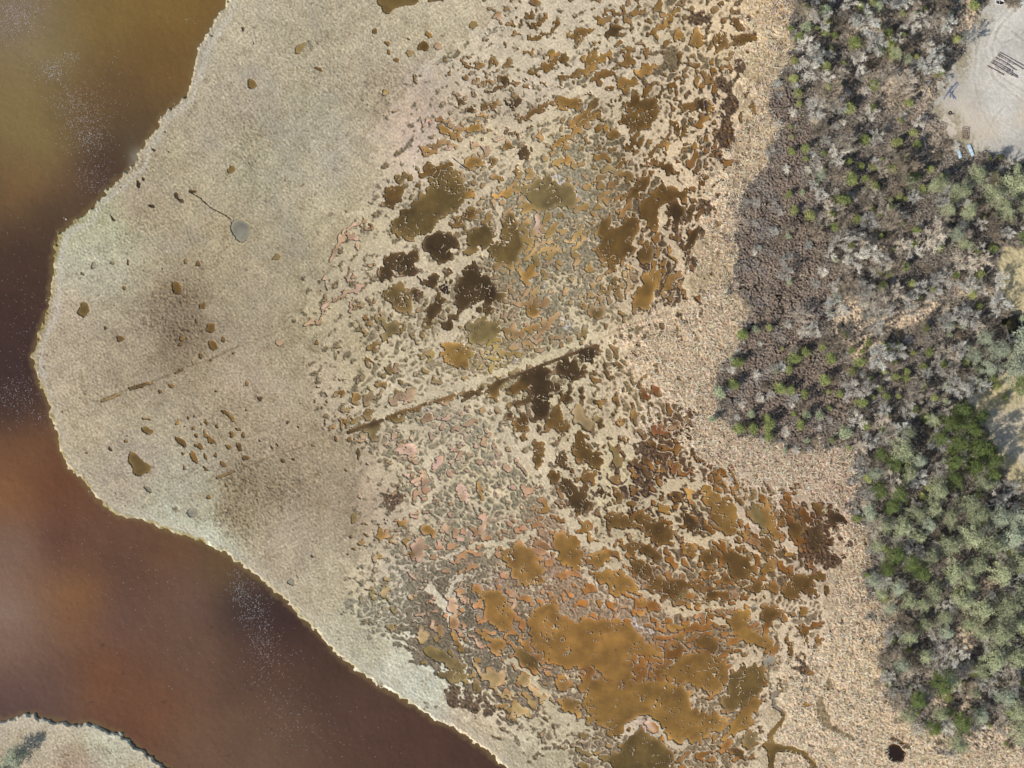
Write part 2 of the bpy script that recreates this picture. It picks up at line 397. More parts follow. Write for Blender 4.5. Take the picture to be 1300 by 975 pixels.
RIDGES = [  # photo-pixel polylines with half width: raised grass berms
 (3.0,"480,527 520,512 560,497 600,484 650,467 700,450 740,433 765,424"),
 (3.0,"500,219 540,207 575,195 610,178 650,165 690,150 720,140"),
 (3.5,"505,315 525,302 545,292 570,270 600,252 620,238 640,228 655,210 668,196 690,180 705,160"),
 (3.0,"636,262 634,290 628,310 620,318 600,325 588,335 575,345"),
 (3.0,"484,395 505,380 520,358 560,343 575,335"),
 (3.0,"555,455 560,430 570,425 590,405 600,395 610,378"),
 (2.5,"480,470 500,455 530,440 560,432 580,440"),
 (3.0,"835,268 842,290 860,320 868,350 875,375 877,400"),
 (2.0,"803,280 808,300 812,318 806,330 812,345 810,360 800,380 792,395"),
 (2.5,"700,505 715,520 702,545 690,560 700,580 692,600 694,620 705,640 720,655 735,680 750,692 775,693 790,705 800,715"),
 (2.5,"620,700 640,690 660,684 675,676"),
 (2.5,"480,670 500,660 520,650 535,640 550,630 555,610 545,600 540,590"),
 (2.0,"535,718 560,710 585,698 610,690 640,688"),
 (3.0,"545,745 560,760 570,780 575,740 590,730"),
 (2.2,"700,695 715,712 735,715 750,740 745,720"),
 (3.0,"760,895 770,915 785,935 805,920 820,910 835,920 850,940 870,948"),
 (3.0,"650,840 670,852 690,880 700,905 720,912 750,925"),
 (2.2,"925,855 935,840 945,845 955,838 970,838"),
 (3.0,"870,682 890,690 910,680 930,685 960,700"),
 (2.5,"800,740 840,765 870,780 900,770 940,768 965,755"),
 (2.5,"880,770 920,790 950,788 980,770"),
 (3.5,"820,640 850,620 870,610 890,615 930,640 960,670 980,690"),
 (2.5,"985,625 995,660 1000,690 1010,700"),
 (4.0,"760,428 800,412 850,395 880,385"),
 (3.0,"900,70 940,58 985,40"),
 (3.0,"690,105 720,118 760,110 800,95 840,75"),
 (3.0,"650,105 700,100 740,80 790,50"),
 (2.5,"655,160 700,135 740,115 780,122 785,150 800,185"),
 (3.0,"830,215 870,240 880,225 850,200 862,180 900,160"),
]
RIVER = "286,0 282,10 269,28 261,42 250,59 245,79 240,103 233,120 218,133 205,144 197,159 183,179 172,196 170,208 154,220 146,228 138,236 127,250 110,266 90,280 74,294 68,314 64,337 62,363 58,389 51,409 44,432 38,453 41,473 46,485 54,500 60,521 68,544 74,570 82,590 103,611 115,629 128,644 151,657 177,662 203,673 228,681 256,689 277,699 297,713 320,731 343,748 371,774 397,801 423,829 443,848 469,866 499,883 533,904 551,915 574,924 599,943 620,958 638,975 700,1035 760,1110 830,1300"
ISLE = "-400,1400 -400,960 -60,935 0,913 15,910 30,906 44,907 49,911 60,912 72,915 95,917 113,918 133,925 154,931 169,945 190,960 213,975 260,1010 330,1100 420,1400"
LOT = "1249,-200 1252,0 1237,20 1229,46 1216,72 1208,103 1180,126 1183,146 1201,154 1216,180 1239,190 1262,197 1290,200 1330,215 1600,215 1600,-200"
GLADE = "1310,312 1275,317 1270,335 1278,373 1283,396 1310,404 1600,400 1600,310"
GLADE2 = "1255,478 1239,511 1250,549 1266,588 1283,626 1320,650 1600,640 1600,470 1300,470"
WOODS = "1003,-300 1003,20 1000,28 998,60 996,100 975,108 975,125 984,180 984,205 972,222 950,238 935,290 930,330 922,365 914,382 925,384 958,374 955,390 935,420 922,463 906,480 900,500 906,515 932,546 970,562 1008,570 1040,562 1075,566 1088,598 1083,640 1086,660 1100,680 1106,716 1103,751 1116,787 1129,815 1122,850 1115,869 1130,890 1145,905 1160,930 1190,945 1226,955 1300,950 1600,950 1600,-300"
REEDS = "960,-300 960,20 935,70 940,120 925,200 900,250 885,330 890,380 860,400 790,425 800,470 820,520 860,560 880,600 960,610 1030,640 1070,680 1060,740 1055,780 1050,820 1020,830 1000,870 985,900 1000,975 1000,1300 1700,1300 1700,-300"
HEATHY = "975,108 975,125 984,180 972,222 950,238 935,290 930,330 922,365 914,382 925,384 958,374 935,420 922,463 906,480 900,500 906,515 932,546 970,562 1040,555 1075,545 1080,480 1040,440 1060,350 1030,300 1020,200 1005,120"
ZONE = "470,150 540,90 560,60 620,30 650,-200 960,-200 955,60 945,120 925,230 885,300 880,370 880,400 830,425 790,440 850,500 880,560 920,600 1000,615 1060,640 1075,690 1050,730 1050,790 1035,850 1000,860 975,900 965,1200 860,1200 700,960 640,930 590,900 560,870 530,840 490,830 455,790 430,760 450,720 455,680 440,650 470,600 440,570 410,540 400,500 395,430 370,410 400,360 430,300 455,250 480,215 475,180"
# x,y,wet fraction,mud fraction
AMOUNT = """500,180,.0,.1 560,60,.0,.05 640,100,.05,.12 700,40,.02,.06 760,100,.08,.22 830,60,.12,.2 900,60,.15,.22 930,130,.05,.28 860,180,.15,.22 800,200,.12,.2 700,180,.12,.3 600,180,.05,.15
640,260,.2,.3 700,260,.2,.42 680,330,.25,.4 740,300,.12,.48 720,380,.12,.4 660,400,.35,.4 620,430,.35,.35 560,300,.05,.15 480,340,.0,.15 430,330,.0,.1 430,430,.0,.25 490,430,.08,.3 520,470,.12,.3
600,400,.1,.15 840,330,.18,.25 880,270,.08,.25 830,400,.08,.4 780,380,.04,.2 760,500,.12,.3 720,480,.2,.15 680,560,.05,.15 600,530,.05,.3 540,570,.05,.32 500,560,.03,.35 470,600,.0,.25 560,640,.08,.36 620,620,.12,.36 660,640,.12,.45
640,700,.35,.42 580,700,.22,.42 500,660,.05,.25 470,720,.0,.3 500,770,.02,.5 540,740,.08,.6 570,790,.12,.65 610,810,.2,.6 600,880,.05,.5 680,830,.4,.4 720,760,.28,.5 700,930,.08,.35 780,700,.15,.15 800,760,.2,.35
860,720,.15,.25 850,660,.12,.25 840,600,.12,.4 780,560,.06,.15 830,530,.05,.3 900,660,.2,.25 960,660,.2,.25 1020,670,.3,.3 980,740,.12,.28 1020,760,.12,.3 880,800,.32,.28 940,780,.28,.28 800,850,.5,.3 900,900,.2,.3
960,860,.15,.3 820,950,.2,.38 1020,820,.03,.2 1020,870,0,.12 1060,820,0,.05"""
FLOW = """600,100,35 750,50,30 750,150,30 850,120,60 900,100,75 880,200,65 870,300,80 560,250,35 480,300,55 430,380,50 600,400,60 700,300,40 820,330,75 650,450,20 560,550,30 480,600,30 600,620,-60 700,560,-70 760,620,-45
850,700,-40 950,700,-45 1000,640,-70 780,760,-35 650,750,-45 580,800,-50 520,760,10 620,700,30 800,830,-10 900,780,0 900,900,40 650,920,-35 1000,780,60 480,130,45 820,480,-70 200,400,30 300,600,30"""
GRASS = """300,30,182,174,152 380,60,178,170,146 400,160,172,166,148 300,120,176,166,146 330,210,176,170,146 200,200,176,166,142 180,260,172,160,136 260,300,174,162,134 130,290,180,182,152 110,320,186,186,160 120,350,184,180,156
90,400,188,173,147 80,460,188,174,148 100,540,190,176,148 160,600,184,172,150 230,660,200,202,178 265,685,206,212,188 240,640,184,180,156 180,430,176,162,138 230,400,150,134,112 215,430,140,124,102 300,380,168,156,132 300,480,180,164,138
350,560,176,160,134 330,620,164,150,124 300,650,162,148,122 380,600,168,152,126 420,640,164,148,122 360,700,174,160,136 420,740,182,170,142 450,800,188,182,156 500,850,216,216,194 530,880,218,222,198 470,830,192,188,160
600,920,202,188,160 680,950,188,180,152 500,30,182,172,148 480,120,170,160,138 520,150,188,172,148 560,60,186,176,152 640,60,190,180,154 740,40,192,182,154 600,200,194,182,150 700,200,192,180,146 450,300,186,176,144 420,400,180,170,140
480,480,190,180,148 560,560,196,186,154 620,640,190,180,150 700,440,196,186,150 800,300,192,176,142 850,450,198,180,148 900,250,204,186,152 940,180,202,184,150 980,60,202,186,150 1010,10,198,176,138 920,420,198,182,150
900,500,196,180,150 960,600,190,174,150 1040,590,188,170,148 1080,720,196,180,150 1080,850,206,190,158 1060,930,206,190,158 760,620,196,184,148 850,620,190,176,142 900,750,192,176,140 800,820,178,162,136 680,860,188,176,144
60,925,198,188,164 130,945,206,206,180 100,970,182,162,138 200,980,200,190,160"""
MUD = """560,780,112,100,82 600,820,116,104,86 520,640,142,132,110 700,700,156,130,106 700,250,152,142,120 720,380,142,132,110 900,80,122,106,80 915,130,78,64,52 930,190,70,54,42 860,180,114,100,72 870,330,92,72,50 800,500,132,114,82
860,570,94,68,44 820,620,72,52,38 950,640,132,110,74 1050,680,86,62,38 1000,800,132,114,90 760,760,152,128,104 480,750,142,134,116 430,450,128,116,92 620,450,154,138,108 1040,900,142,124,96 600,560,148,140,120 620,640,132,124,104 470,160,140,130,112 650,80,140,130,108"""
WET = """520,270,108,84,44 600,380,82,62,32 700,80,122,88,38 800,150,112,78,32 860,250,118,78,34 700,250,152,120,70 690,330,164,130,78 680,400,160,124,84 600,450,154,130,66 500,520,128,104,60 560,560,170,130,106 620,600,168,134,108
540,650,174,130,100 640,700,164,118,84 600,780,164,116,76 680,800,156,106,56 750,800,146,92,38 830,880,132,88,38 900,830,140,92,42 720,940,128,104,56 460,780,128,114,78 560,850,130,110,62 870,650,130,84,32 760,650,124,84,36
720,520,80,58,32 1000,680,130,80,28 1050,680,80,52,28 970,750,124,80,32 640,160,168,130,92 480,300,180,140,110"""
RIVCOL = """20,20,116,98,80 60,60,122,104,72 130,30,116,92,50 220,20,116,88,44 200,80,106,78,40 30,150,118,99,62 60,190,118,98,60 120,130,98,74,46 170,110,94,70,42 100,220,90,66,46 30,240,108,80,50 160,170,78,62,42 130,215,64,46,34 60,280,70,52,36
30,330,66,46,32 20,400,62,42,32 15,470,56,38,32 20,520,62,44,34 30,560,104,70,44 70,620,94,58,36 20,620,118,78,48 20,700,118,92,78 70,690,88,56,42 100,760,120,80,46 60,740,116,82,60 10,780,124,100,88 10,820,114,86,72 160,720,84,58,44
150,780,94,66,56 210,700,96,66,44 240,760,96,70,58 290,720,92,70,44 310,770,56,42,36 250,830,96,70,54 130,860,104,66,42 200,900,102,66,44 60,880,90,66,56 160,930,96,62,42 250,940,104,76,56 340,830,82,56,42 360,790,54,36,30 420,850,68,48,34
330,920,92,68,52 440,900,78,54,42 540,940,74,50,38 600,965,70,48,36 340,960,96,72,56 0,900,84,60,54"""  # mauve samples paint the sky's sheen into the water colour

DITCH = [(1.9,'d',"442,549 486,533"),(1.6,'b',"491,531 516,520"),(1.5,'b',"520,521 541,512"),(1.6,'b',"552,510 577,501"),(1.7,'d',"587,509 612,493"),(1.6,'d',"618,497 637,484"),(1.7,'d',"650,479 700,459 757,438"),(.7,'d',"163,493 185,486"),(.6,'b',"222,474 233,469"),(.45,'k',"255,252 266,262 276,268 285,272 293,278"),(.4,'k',"240,243 256,252")]
TRACKS = [(.9,.8,"122,510 165,493 200,482 235,467 270,455 300,441"),(.8,.5,"300,441 330,430 370,414"),(1.2,.55,"262,612 300,598 345,580 400,562 440,549"),(.8,.6,"877,400 850,395 810,408 760,430"),(.8,.8,"985,0 975,60 965,90 945,110"),(.8,.7,"936,200 934,225 920,250"),(.8,.6,"868,520 890,560 920,600 950,625 975,640"),(.7,.6,"1000,590 1040,605 1080,622"),(.8,.7,"1100,760 1115,800 1135,830"),(.8,.6,"1060,780 1090,790 1120,830 1150,905"),(.8,.6,"780,420 840,400 880,392 905,385"),(.8,.5,"1000,860 1040,870 1090,900")]
# ---------------------------------------------------------------- raster helpers
X0, Y0, NW, NH = -150, -130, 1600, 1236
gx, gy = np.meshgrid(np.arange(NW) + X0, np.arange(NH) + Y0)
gx = gx.astype(np.float32); gy = gy.astype(np.float32)
FX = np.fft.rfftfreq(NW)[None, :]; FY = np.fft.fftfreq(NH)[:, None]
F2 = (FX**2 + FY**2) * (2*math.pi)**2
def blur(a, s):
    return np.fft.irfft2(np.fft.rfft2(a) * np.exp(-F2*s*s/2), s=(NH, NW)).astype(np.float32)
def gn(s, s2=0, seed=0):                  # unit-variance noise, features about s pixels, nothing larger than s2
    w = np.random.default_rng(seed + 100).standard_normal((NH, NW))
    k = np.exp(-F2*s*s/2)
    if s2: k = k - np.exp(-F2*s2*s2/2)
    f = np.fft.irfft2(np.fft.rfft2(w) * k, s=(NH, NW))
    return (f/f.std()).astype(np.float32)
def samp(a, x, y):
    u = np.clip(x - X0, 0, NW-1.001); v = np.clip(y - Y0, 0, NH-1.001)
    i = u.astype(np.int32); j = v.astype(np.int32); fu = u-i; fv = v-j
    if a.ndim == 3: fu = fu[..., None]; fv = fv[..., None]
    return ((a[j, i]*(1-fu) + a[j, i+1]*fu)*(1-fv) + (a[j+1, i]*(1-fu) + a[j+1, i+1]*fu)*fv).astype(np.float32)
def pts(s, ox=0, oy=0, k=1.0):
    return [(float(a)/k+ox, float(b)/k+oy) for a, b in (t.split(',') for t in s.split())]
def smooth_poly(P):                       # one round of corner cutting, keeps outlines from looking faceted
    out = []
    for i in range(len(P)):
        a, b = P[i], P[(i+1) % len(P)]
        out.append((a[0]*.78+b[0]*.22, a[1]*.78+b[1]*.22)); out.append((a[0]*.22+b[0]*.78, a[1]*.22+b[1]*.78))
    return out
def poly_mask(P, tgt, val=1.0, fn=None):
    xs = [p[0] for p in P]; ys = [p[1] for p in P]
    a = max(0, int(min(xs)-X0)-1); b = min(NW, int(max(xs)-X0)+3); c = max(0, int(min(ys)-Y0)-1); d = min(NH, int(max(ys)-Y0)+3)
    if a >= b or c >= d: return
    x = gx[c:d, a:b]; y = gy[c:d, a:b]; ins = np.zeros(x.shape, bool)
    for i in range(len(P)):
        (x1, y1), (x2, y2) = P[i-1], P[i]
        if y1 == y2: continue
        ins ^= ((y1 > y) != (y2 > y)) & (x < (x2-x1)*(y-y1)/(y2-y1)+x1)
    tgt[c:d, a:b][ins] = val
def ell(cx, cy, rx, ry, ang):
    t = math.radians(ang); P = []
    for k in range(12):
        q = 2*math.pi*k/12; r = 1 + .13*math.sin(3*q+cx) + .08*math.sin(5*q+cy)
        u, v = rx*r*math.cos(q), ry*r*math.sin(q)
        P.append((cx+u*math.cos(t)-v*math.sin(t), cy+u*math.sin(t)+v*math.cos(t)))
    return P
def seg_dist(P, band=60, closed=False):
    D = np.full((NH, NW), float(band), np.float32)
    for i in range(len(P)-(0 if closed else 1)):
        (x1, y1), (x2, y2) = P[i], P[(i+1) % len(P)]
        a = max(0, int(min(x1, x2)-X0-band)); b = min(NW, int(max(x1, x2)-X0+band)); c = max(0, int(min(y1, y2)-Y0-band)); d = min(NH, int(max(y1, y2)-Y0+band))
        if a >= b or c >= d: continue
        x = gx[c:d, a:b]-x1; y = gy[c:d, a:b]-y1; dx, dy = x2-x1, y2-y1
        t = np.clip((x*dx+y*dy)/(dx*dx+dy*dy+1e-6), 0, 1)
        D[c:d, a:b] = np.minimum(D[c:d, a:b], np.hypot(x-t*dx, y-t*dy))
    return D
def idw(text, nv, power=3.5):             # scattered samples -> smooth field
    R = [[float(v) for v in t.split(',')] for t in text.split()]
    st = 10; X, Y = np.meshgrid(np.arange(0, NW+st, st)+X0, np.arange(0, NH+st, st)+Y0)
    num = np.zeros(X.shape+(nv,)); den = np.zeros(X.shape)
    for r in R:
        w = 1/(((X-r[0])**2+(Y-r[1])**2)+60)**(power/2)
        num += w[..., None]*np.array(r[2:2+nv]); den += w
    f = num/den[..., None]
    u = (gx-X0)/st; v = (gy-Y0)/st; i = u.astype(int); j = v.astype(int); fu = (u-i)[..., None]; fv = (v-j)[..., None]
    return ((f[j, i]*(1-fu)+f[j, i+1]*fu)*(1-fv)+(f[j+1, i]*(1-fu)+f[j+1, i+1]*fu)*fv).astype(np.float32)
def sst(x, a, b):
    t = np.clip((x-a)/(b-a), 0, 1); return t*t*(3-2*t)
def mix(a, b, t): return a + (b-a)*t[..., None]
def lin(c): c = np.clip(np.asarray(c, np.float32)/255, 0, 1); return np.where(c < .04045, c/12.92, ((c+.055)/1.055)**2.4)
def rank(n): # gaussian -> uniform 0..1
    return 1/(1+np.exp(-1.702*n))

# ---------------------------------------------------------------- zones
def mask_of(s, soft=1.0, rough=0, seed=0):
    m = np.zeros((NH, NW), np.float32); poly_mask(pts(s), m); m = blur(m, soft); gp = gn(12, 0, seed+60)
    if rough: m = samp(m, gx+rough*gn(5, 0, seed)+rough*.7*gp, gy+rough*gn(5, 0, seed+1)-rough*.6*gp)
    return m
LANDP = pts(RIVER) + [(1700, 1300), (1700, -300), (286, -300)]
land = np.zeros((NH, NW), np.float32); poly_mask(LANDP, land); poly_mask(pts(ISLE), land)
dsh = np.minimum(seg_dist(pts(RIVER)), seg_dist(pts(ISLE)[1:-1]))
wob = gn(2.0, 6, 5)*1.1 + gn(6, 0, 6)*.9 + gn(.9, 2, 68)*.45
sdf = np.where(land > .5, dsh, -dsh) + wob*np.clip(1-dsh/25, 0, 1)      # + on land
zone = mask_of(ZONE, 9, 8, 20)
woods = mask_of(WOODS, 9, 5, 30); woods = sst(woods+(.15*gn(4, 0, 65)+.13*gn(1.2, 0, 66))*np.exp(-((woods-.5)/.35)**2), .30, .72); heath = mask_of(HEATHY, 6, 6, 32)*woods
reeds = mask_of(REEDS, 12, 8, 34)*(1-woods)
lot = mask_of(LOT, 3, 4, 36); lot = sst(lot+.13*gn(1.6, 0, 67), .38, .62); glade = np.maximum(mask_of(GLADE, 1.5, 3, 38), mask_of(GLADE2, 1.5, 3, 39))

# ---------------------------------------------------------------- flow-aligned marsh noise
fl = np.zeros((NH, NW, 2), np.float32)
ftxt = ' '.join('%s,%s,%f,%f' % (a, b, math.cos(2*math.radians(float(c))), math.sin(2*math.radians(float(c)))) for a, b, c in (t.split(',') for t in FLOW.split()))
f = idw(ftxt, 2, 3); ang = .5*np.arctan2(f[..., 1], f[..., 0]); dx = np.cos(ang); dy = -np.sin(ang)
def lic(n, L):
    acc = n.copy()
    for sgn in (1, -1):
        x = gx.copy(); y = gy.copy()
        for _ in range(L):
            x += sgn*dx*1.6; y += sgn*dy*1.6
            acc += samp(n, x, y)
    return acc/acc.std()
nA = lic(gn(2.7, 8.5, 1), 4)
nB = gn(2.3, 6.5, 2)
nC = gn(.9, 2.2, 3)
m_ = nA*.72 + nB*.62 + nC*.16; m_ /= m_.std()
vein = 1-np.tanh(1.2*np.abs(m_)/1.414*1.0)                     # winding ridges that close round each hollow
m2 = nA*.6 + nB*.6 + nC*.2 + gn(11, 0, 4)*.5; m2 /= m2.std()
vmix = .62
n = vein*vmix + rank(m2)*(1-vmix) + .07*gn(13, 0, 62) + .03*nC
n = np.maximum(n, .006) + .04*(1-zone)

am = idw(AMOUNT, 2, 4)
boost = 1.25 + .75*np.exp(-(((gx-760)/150)**2+((gy-270)/170)**2)) + .5*np.exp(-(((gx-920)/110)**2+((gy-700)/90)**2)); fw = am[..., 0]*zone*boost + .04*zone*(boost-1.25); fm = am[..., 1]*zone*1.0 + .04*zone
# traced outlines
WM = np.zeros((NH, NW), np.float32); MM = WM.copy()
tone = np.zeros((NH, NW, 3), np.float32); tw = WM.copy(); hd = WM.copy()
allp = []
for (ox, oy), txt in SHEETS.items():
    for ln in txt.strip().split('\n'):
        t, rest = ln.split(' ', 1); allp.append((t, smooth_poly(pts(rest, ox, oy, K39))))
for (ox, oy), txt in HOLES.items():
    for it in txt.split(';'):
        t, a, b, c, d, e = it.split(); a, b, c, d, e = map(float, (a, b, c, d, e))
        if t == 'd' and c <= 1: continue
        allp.append((t, [(x/K39+ox, y/K39+oy) for x, y in ell(a, b, max(c, 4), max(d, 4), e)]))
for t, P in allp:
    if t == 'm': poly_mask(P, MM)
    elif t == 'h': poly_mask(P, MM); poly_mask(P, hd)
    else:
        poly_mask(P, WM); col = np.zeros((NH, NW), np.float32)
        poly_mask(P, tone, np.array(TONE[t], np.float32)); poly_mask(P, tw)
DM = np.zeros((NH, NW), np.float32)
for w, t, s in DITCH:
    D = seg_dist(pts(s), 12); DM = np.maximum(DM, np.clip((w-D)/.9+.5, 0, 1)); k_ = D < w+.7
    tone[k_] = np.array(TONE[t], np.float32); tw[k_] = 1
rough = .26 + .74*sst(zone, .3, .95)
wx = (gn(2.6, 8, 8)*2.0 + gn(1.2, 3, 9)*.6)*rough; wy = (gn(2.6, 8, 10)*2.0 + gn(1.2, 3, 11)*.6)*rough
WMs = samp(blur(WM, .7), gx+wx, gy+wy); MMs = samp(blur(MM, .9), gx+wx*1.6, gy+wy*1.6)
hds = samp(blur(hd, 1.2), gx+wx*2, gy+wy*2)
RM = np.zeros((NH, NW), np.float32)
for w, s in RIDGES:
    D = seg_dist(pts(s), 14); RM = np.maximum(RM, np.clip((w*1.25-D)/2.0+.5, 0, 1))
RMs = samp(RM, gx+wx*1.2, gy+wy*1.2)
# wetness fields, positive = wet / muddy
W = fw - n
Mf = fw + fm - n
lace = np.clip((vein-.80)*6, 0, 1)*sst(gn(6, 0, 71)+.15*np.sign(gx-560)-.9*np.exp(-(((gx-770)/110)**2+((gy-830)/50)**2)), -.25, .45)*sst(zone, .5, 1)
isl = np.clip((gn(1.1, 3, 12) + .45*nA - 2.4)*2, 0, 1)*sst(zone, .5, 1)        # small islets inside the pools
W = np.maximum(W, (WMs-.5)*1.6 - isl*2.2*(.4+fm) - lace*1.7)
halo = samp(blur(WM, 2.2), gx+wx*2, gy+wy*2)
Mf = np.maximum(Mf-lace*.6, W + .04)
Mf = np.maximum(Mf, (halo-.42 + .12*nC)*sst(zone, .3, .9)*.9 - isl*.8 - lace*1.5)
Mf = np.maximum(Mf, (MMs-.5)*1.2 + .16*nC + .10*nB)
W = W - hds*(.35+.35*nC); 
Rk = RMs*(WMs < .95)
W = W - 1.3*Rk; Mf = Mf - 1.5*Rk
W = np.maximum(W, (DM-.5)*1.2); Mf = np.maximum(Mf, W+.03)
# odd dark potholes in the plain western marsh
pk = gn(1.1, 3, 13); pkz = np.exp(-(((gx-420)/60)**2+((gy-480)/70)**2)) + .55*np.exp(-(((gx-400)/70)**2+((gy-640)/70)**2))
W = np.maximum(W, np.where((pk > 4.0-pkz*1.35) & (zone < .98) & (land > .5), .3, -1))
W = np.where(sdf < 8, -1, W); Mf = np.where(sdf < 6, -1, Mf)
up = np.maximum(woods, 0); W = np.where(up > .4, -1, W); Mf = np.where(up > .4, -1, Mf)
wet = W > 0
# ---------------------------------------------------------------- height (metres)
fine = gn(.6, 1.7, 14); tus = gn(1.3, 3.5, 15); big = gn(4, 12, 16)
mott = np.zeros((NH, NW), np.float32)
for x, y, r, q, a in ((225, 405, 55, 55, .95), (330, 610, 80, 55, .9), (380, 560, 60, 30, .4), (330, 190, 90, 70, .35), (420, 90, 80, 60, .35), (280, 540, 50, 50, .5), (480, 110, 40, 40, .7), (300, 660, 50, 40, .8), (420, 440, 60, 60, .5), (190, 210, 40, 25, .4), (120, 490, 60, 30, .35), (110, 960, 50, 15, .5), (1050, 880, 40, 60, .2), (200, 300, 120, 50, .3)):
    mott = np.maximum(mott, a*np.exp(-(((gx-x)/r)**2+((gy-y)/q)**2)*1.4))
mott = mott*(.75+.25*gn(9, 25, 17)); mott = np.clip(mott, 0, 1)
gtop = .034*fine + .012*tus + mott*(.05*tus+.06*fine) + .03*big
gtop = gtop*(1-.45*zone*(1-reeds))
gtop = gtop + reeds*(.02*tus + .085*fine + .05*big)
crk = np.abs(gn(5, 0, 18)); crk2 = np.abs(gn(7, 0, 19))
cr = np.maximum(sst(.10-crk, 0, .08), sst(.10-crk2, 0, .08))
wtop = .06*tus + .10*fine + .12*big - .4*cr*heath - heath*(.065*tus-.06*fine)
gtop = gtop*(1-woods) + wtop*woods
flat = np.maximum(lot, glade); gtop = gtop*(1-flat) + flat*(.012*fine+.04*gn(20, 0, 21)+.05*glade*tus)
mud_t = sst(Mf, -.02, .05); mudtop = -.13 + .03*fine + .015*tus
Z = gtop*(1-mud_t) + mudtop*mud_t
wt = sst(W, -.07, .10); Z = Z*(1-wt) + (-.62)*wt
bk = sst(sdf, -1.5, 5.5); Z = Z*bk + (-1.7)*(1-bk)
Z = np.where(sdf < -6, -1.7 - .05*np.minimum(-sdf, 30), Z).astype(np.float32)
POOL_Z, RIVER_Z = -.27, -.80

# ---------------------------------------------------------------- colour (display values, made linear at the end)
C = idw(GRASS, 3, 3.2)
v = gn(22, 0, 40); v2 = gn(7, 0, 41)
C = mix(C, C*np.array([1.05,1.015,1.02],np.float32), np.clip(reeds+.55*blur(zone, 14),0,1)); C = mix(C, C*np.array([1.06,1.055,1.03],np.float32), sst(420-gy, 0, 250)*(1-zone)*(1-reeds))
for w_, a_, s_ in TRACKS:
    D = seg_dist(pts(s_), 12); C = mix(C, C*np.array([.74, .70, .64], np.float32), np.clip((w_-D+.4*nB)/1.0+.5, 0, 1)*a_)
st_ = gn(3.5, 14, 63); C = C*(1 + .018*v + .02*v2 + .055*fine + .018*st_)[..., None]; C = mix(C, C*np.array([.86,.83,.79],np.float32), sst(gn(4, 12, 64)+.5*tus, .9, 2.2)*(1-zone)*.55)
C[..., 2] *= 1 + .008*gn(16, 0, 42)
C = C*(1-mott[..., None]*np.array([.10, .12, .15], np.float32))
C = C*(1+.03*lic(gn(.8, 2, 73), 3)*(1-zone*.4)*(land > .5))[..., None]
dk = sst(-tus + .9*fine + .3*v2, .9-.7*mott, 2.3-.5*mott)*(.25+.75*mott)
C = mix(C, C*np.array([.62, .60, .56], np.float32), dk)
grayp = sst(gn(12, 0, 43)+.35*tus, .7, 1.8)*(gy < 330)*sst(470-gx, 0, 60)*.3
C = mix(C, np.array([150, 146, 136], np.float32)+0*C, grayp)
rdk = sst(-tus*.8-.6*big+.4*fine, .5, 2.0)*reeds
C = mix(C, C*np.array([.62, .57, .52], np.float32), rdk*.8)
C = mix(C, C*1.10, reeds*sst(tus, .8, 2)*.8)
# land edge: algae fringe then bleached line, only where the bank is low
fr = sst(sdf, 0, 2)*(1-sst(sdf, 4.5, 8))*sst(gy, 238, 300)*(gy < 905)
fr = fr*np.where(gy > 690, .45, 1)*np.clip(.75+.5*gn(3, 0, 69), 0, 1)
C = mix(C, np.array([134, 122, 78], np.float32)*(1+.06*fine)[..., None], fr)
wl = np.exp(-((sdf-13-2*gn(9, 0, 44))/3.5)**2)*(gy < 480)*(.55+.2*fine)
C = mix(C, np.array([206, 202, 190], np.float32)+0*C, np.clip(wl, 0, .8))
wl2 = np.exp(-((sdf-9)/6)**2)*(gy >= 480)*.35
C = mix(C, np.array([208, 200, 180], np.float32)+0*C, np.clip(wl2, 0, .8))
# upland floors
FL = np.array([106, 98, 88], np.float32)*(1+.07*fine+.06*tus)[..., None]
tanp = np.zeros((NH, NW), np.float32)
for x, y, r, q, a in ((1079, 402, 17, 36, 1.6), (1098, 442, 17, 18, 1.5), (1135, 404, 38, 13, 1.1), (1175, 392, 30, 18, .75), (1130, 335, 16, 10, .7), (1235, 370, 22, 14, .8), (1150, 110, 50, 40, .6), (1110, 35, 30, 25, .5), (1230, 20, 20, 25, .7), (1215, 890, 40, 30, .7), (1260, 935, 50, 25, .9), (1225, 810, 14, 40, .8), (1190, 175, 30, 30, .4), (1130, 770, 12, 40, .7), (1260, 740, 14, 12, .8), (1120, 320, 20, 20, .5), (1000, 305, 20, 15, .3), (1180, 940, 40, 15, .8)):
    tanp = np.maximum(tanp, a*np.exp(-(((gx-x)/r)**2+((gy-y)/q)**2)))
tanp = np.clip(tanp*(1+.35*tus+.25*fine+.3*big), 0, 1)
FL = mix(FL, np.array([208, 184, 152], np.float32)*(1+.07*fine)[..., None], tanp)
FL = mix(FL, np.array([128, 112, 98], np.float32)*(1+.14*fine+.06*v2)[..., None], heath*.8*(1-tanp))
hg = sst(gn(6, 0, 45), .6, 1.4)*heath*.6; FL = mix(FL, np.array([136, 130, 124], np.float32)+0*FL, hg)
FL = mix(FL, FL*.45, cr*heath*.9)
stray = sst(blur(woods, 15)+.17*gn(2.6, 0, 80)+.10*tus, .34, .62)*(1-woods)*(1-flat)*.8*sst(980-gy, 0, 60)
C = mix(C, np.array([126, 110, 94], np.float32)*(1+.14*fine)[..., None], stray)
C = C*np.array([1.008, .990, .976], np.float32)
C = mix(C, FL, sst(woods, .4, .6))
SD = np.array([194, 187, 173], np.float32)*(1+.022*fine+.02*v+.03*v2+.02*tus)[..., None]
